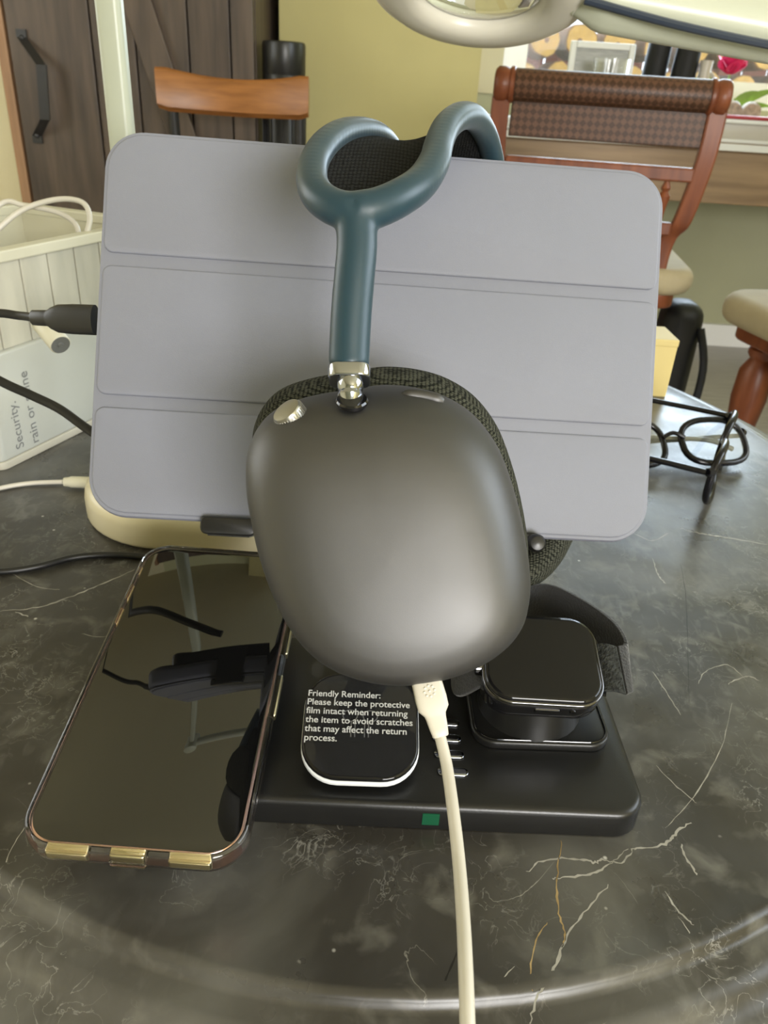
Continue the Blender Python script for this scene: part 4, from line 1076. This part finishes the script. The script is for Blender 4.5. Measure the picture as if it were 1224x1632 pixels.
# basket sits on the box
KM = frame(A0 + d1 * .0 + V((0, 0, BHt)) + d2 * .004 , d1, d2)
bk = thing('white_basket', 'whitewashed plank basket with cream rim standing on the printed box', 'basket', KM)
KH = .058; KLn, KWd = .205, .145; th = .006
x_ = -.045; rn = random.Random(3); k = 0
edges = [0.0]
while edges[-1] < KLn - .02: edges.append(edges[-1] + rn.uniform(.024, .030))
edges[-1] = KLn
for a, b in zip(edges[:-1], edges[1:]):
    for yy in (0, KWd - th): MB().box((a + .0006, yy, 0), (b - .0006, yy + th, KH)).build('plank', M['basketwood'], bk, smooth=False, bevel=.0006)
edges = [th]
while edges[-1] < KWd - .035: edges.append(edges[-1] + rn.uniform(.026, .034))
edges[-1] = KWd - th
for a, b in zip(edges[:-1], edges[1:]):
    for xx in (0, KLn - th): MB().box((xx, a + .0006, 0), (xx + th, b - .0006, KH)).build('plank', M['basketwood'], bk, smooth=False, bevel=.0006)
for a in range(5): MB().box((th, th + a * .0266 + .0005, .001), (KLn - th, th + (a + 1) * .0266 - .0005, .005)).build('bottom_plank', M['basketwood'], bk, smooth=False)
for lo, hi in (((-.003, -.003, KH), (KLn + .003, th + .002, KH + .008)), ((-.003, KWd - th - .002, KH), (KLn + .003, KWd + .003, KH + .008)), ((-.003, th + .002, KH), (th + .002, KWd - th - .002, KH + .008)), ((KLn - th - .002, th + .002, KH), (KLn + .003, KWd - th - .002, KH + .008))):
    MB().box(lo, hi).build('rim', M['basketrim'], bk, smooth=False, bevel=.0012)
for lo, hi in (((th, th, .006), (KLn - th, th + .0012, KH + .004)), ((th, KWd - th - .0012, .006), (KLn - th, KWd - th, KH + .004)), ((th, th + .0012, .006), (th + .0012, KWd - th - .0012, KH + .004)), ((KLn - th - .0012, th + .0012, .006), (KLn - th, KWd - th - .0012, KH + .004))):
    MB().box(lo, hi).build('liner', M['basketrim'], bk, smooth=False)
# white cable loops rising from the basket
for k, (pts, lab) in enumerate((([(-60, 420), (-10, 372), (35, 335), (90, 318), (130, 322), (143, 345), (138, 372), (128, 402), (120, 440)], 'outer white cable loop rising from the basket'),
                                ([(-60, 400), (0, 326), (40, 328), (90, 338), (118, 355), (126, 378), (122, 405), (118, 440)], 'inner white cable loop rising from the basket'))):
    dd = [.60 + .012 * k] * len(pts)
    ps = [P(x, y, d) for (x, y), d in zip(pts, dd)]
    o = MB().tube(v3(spl(ps, 7)), .0021, 10).build('white_cable_loop', M['whitecable'])
    tag(o, lab, 'cable', 'white cable loops in the basket')
# small roll lying against basket foot
ra, rb = P(80, 530, .495), P(96, 549, .49)
rl = thing('paper_roll', 'small cream roll with a grey end beneath the black plug', 'roll', Matrix.Translation(rb))
dd = (rb - ra).normalized(); RMx = frame(ra, dd.orthogonal(), dd.cross(dd.orthogonal()))
rl_len = (rb - ra).length
MB(RMx).lathe([(.0062, -.012), (.0068, -.011), (.0068, rl_len), (.0064, rl_len + .0005)], 24).build('roll_body', M['basketrim'], rl, world=True)
MB(RMx).lathe([(.0062, rl_len), (.0060, rl_len + .0010), (.0020, rl_len + .0006), (.0015, rl_len + .0014)], 24).build('roll_end', M['rollgrey'], rl, world=True)
# black plug into the tablet
uc = thing('black_charging_cable', 'black charging cable plugged into the left edge of the tablet', 'cable', Matrix.Translation(P(140, 510, .345)))
a, b = P(152, 510, .342), P(74, 507, .350)
dx_ = (b - a).normalized(); FU = (R3 @ V((0, 1, 0))); Lp = (b - a).length; nn = dx_.cross(FU)
def sec2(t, hh, ww, k=20): c_ = a + dx_ * Lp * t; return [c_ + FU * hh/2 * math.cos(2*PI*i/k) + nn * ww/2 * math.sin(2*PI*i/k) for i in range(k)]
MB().rings([sec2(0, .0136, .0065), (sec2(.45, .0136, .0065)), sec2(.75, .0128, .0062), sec2(.9, .0098, .0058), sec2(.96, .0076, .005), sec2(1.0, .0074, .0046), sec2(1.28, .0070, .0046), sec2(1.30, .0062, .004)]).build('plug', M['blackcable'], uc, world=True)
MB().tube(v3(spl([b + dx_ * Lp * .25, P(30, 503, .356), P(-20, 500, .36), P(-120, 520, .38), P(-330, 600, .42), V((-.43, .43, TZ - .05)), V((-.45, .42, .3)), V((-.45, .5, .004))], 7)), .0020, 10).build('cord', M['blackcable'], uc, world=True)
# other cables
def cable(name, pts, r, m, lab):
    o = MB().tube(v3(spl(pts, 8)), r, 10).build(name, M[m]); return tag(o, lab, 'cable')
cable('black_cable', [P(-80, 560, .40), P(0, 607, .40), P(50, 630, .40), P(95, 652, .398), P(140, 684, .395), P(190, 715, .390), P(260, 735, .380), P(340, 740, .372)], .0024, 'blackcable', 'thick black cable slanting down across the printed box')
g1 = [G(-120, 915, .0022), G(0, 911, .0022), G(60, 903, .0022), G(120, 888, .0022), G(185, 884, .0022), G(250, 890, .0022), G(330, 900, .0022), G(420, 930, .0022)]
cable('black_cable', g1, .0020, 'blackcable', 'black cable lying on the marble running under the phone')
g1 = [G(-90, 800, .0020), G(0, 778, .0020), G(50, 770, .0022), G(100, 768, .0028)]
wl = thing('white_power_cable', 'thin white cable with cream plug entering the lamp base', 'cable', Matrix.Translation(G(120, 768, 0)))
MB().tube(v3(spl(g1, 8)), .0016, 10).build('cord', M['whitecable'], wl, world=True)
MB().tube([G(102, 768, .005), G(112, 768, .005), G(113, 768, .005), G(170, 770, .006)], [.0030, .0036, .0040, .0042], 16).build('plug', M['basketrim'], wl, world=True)
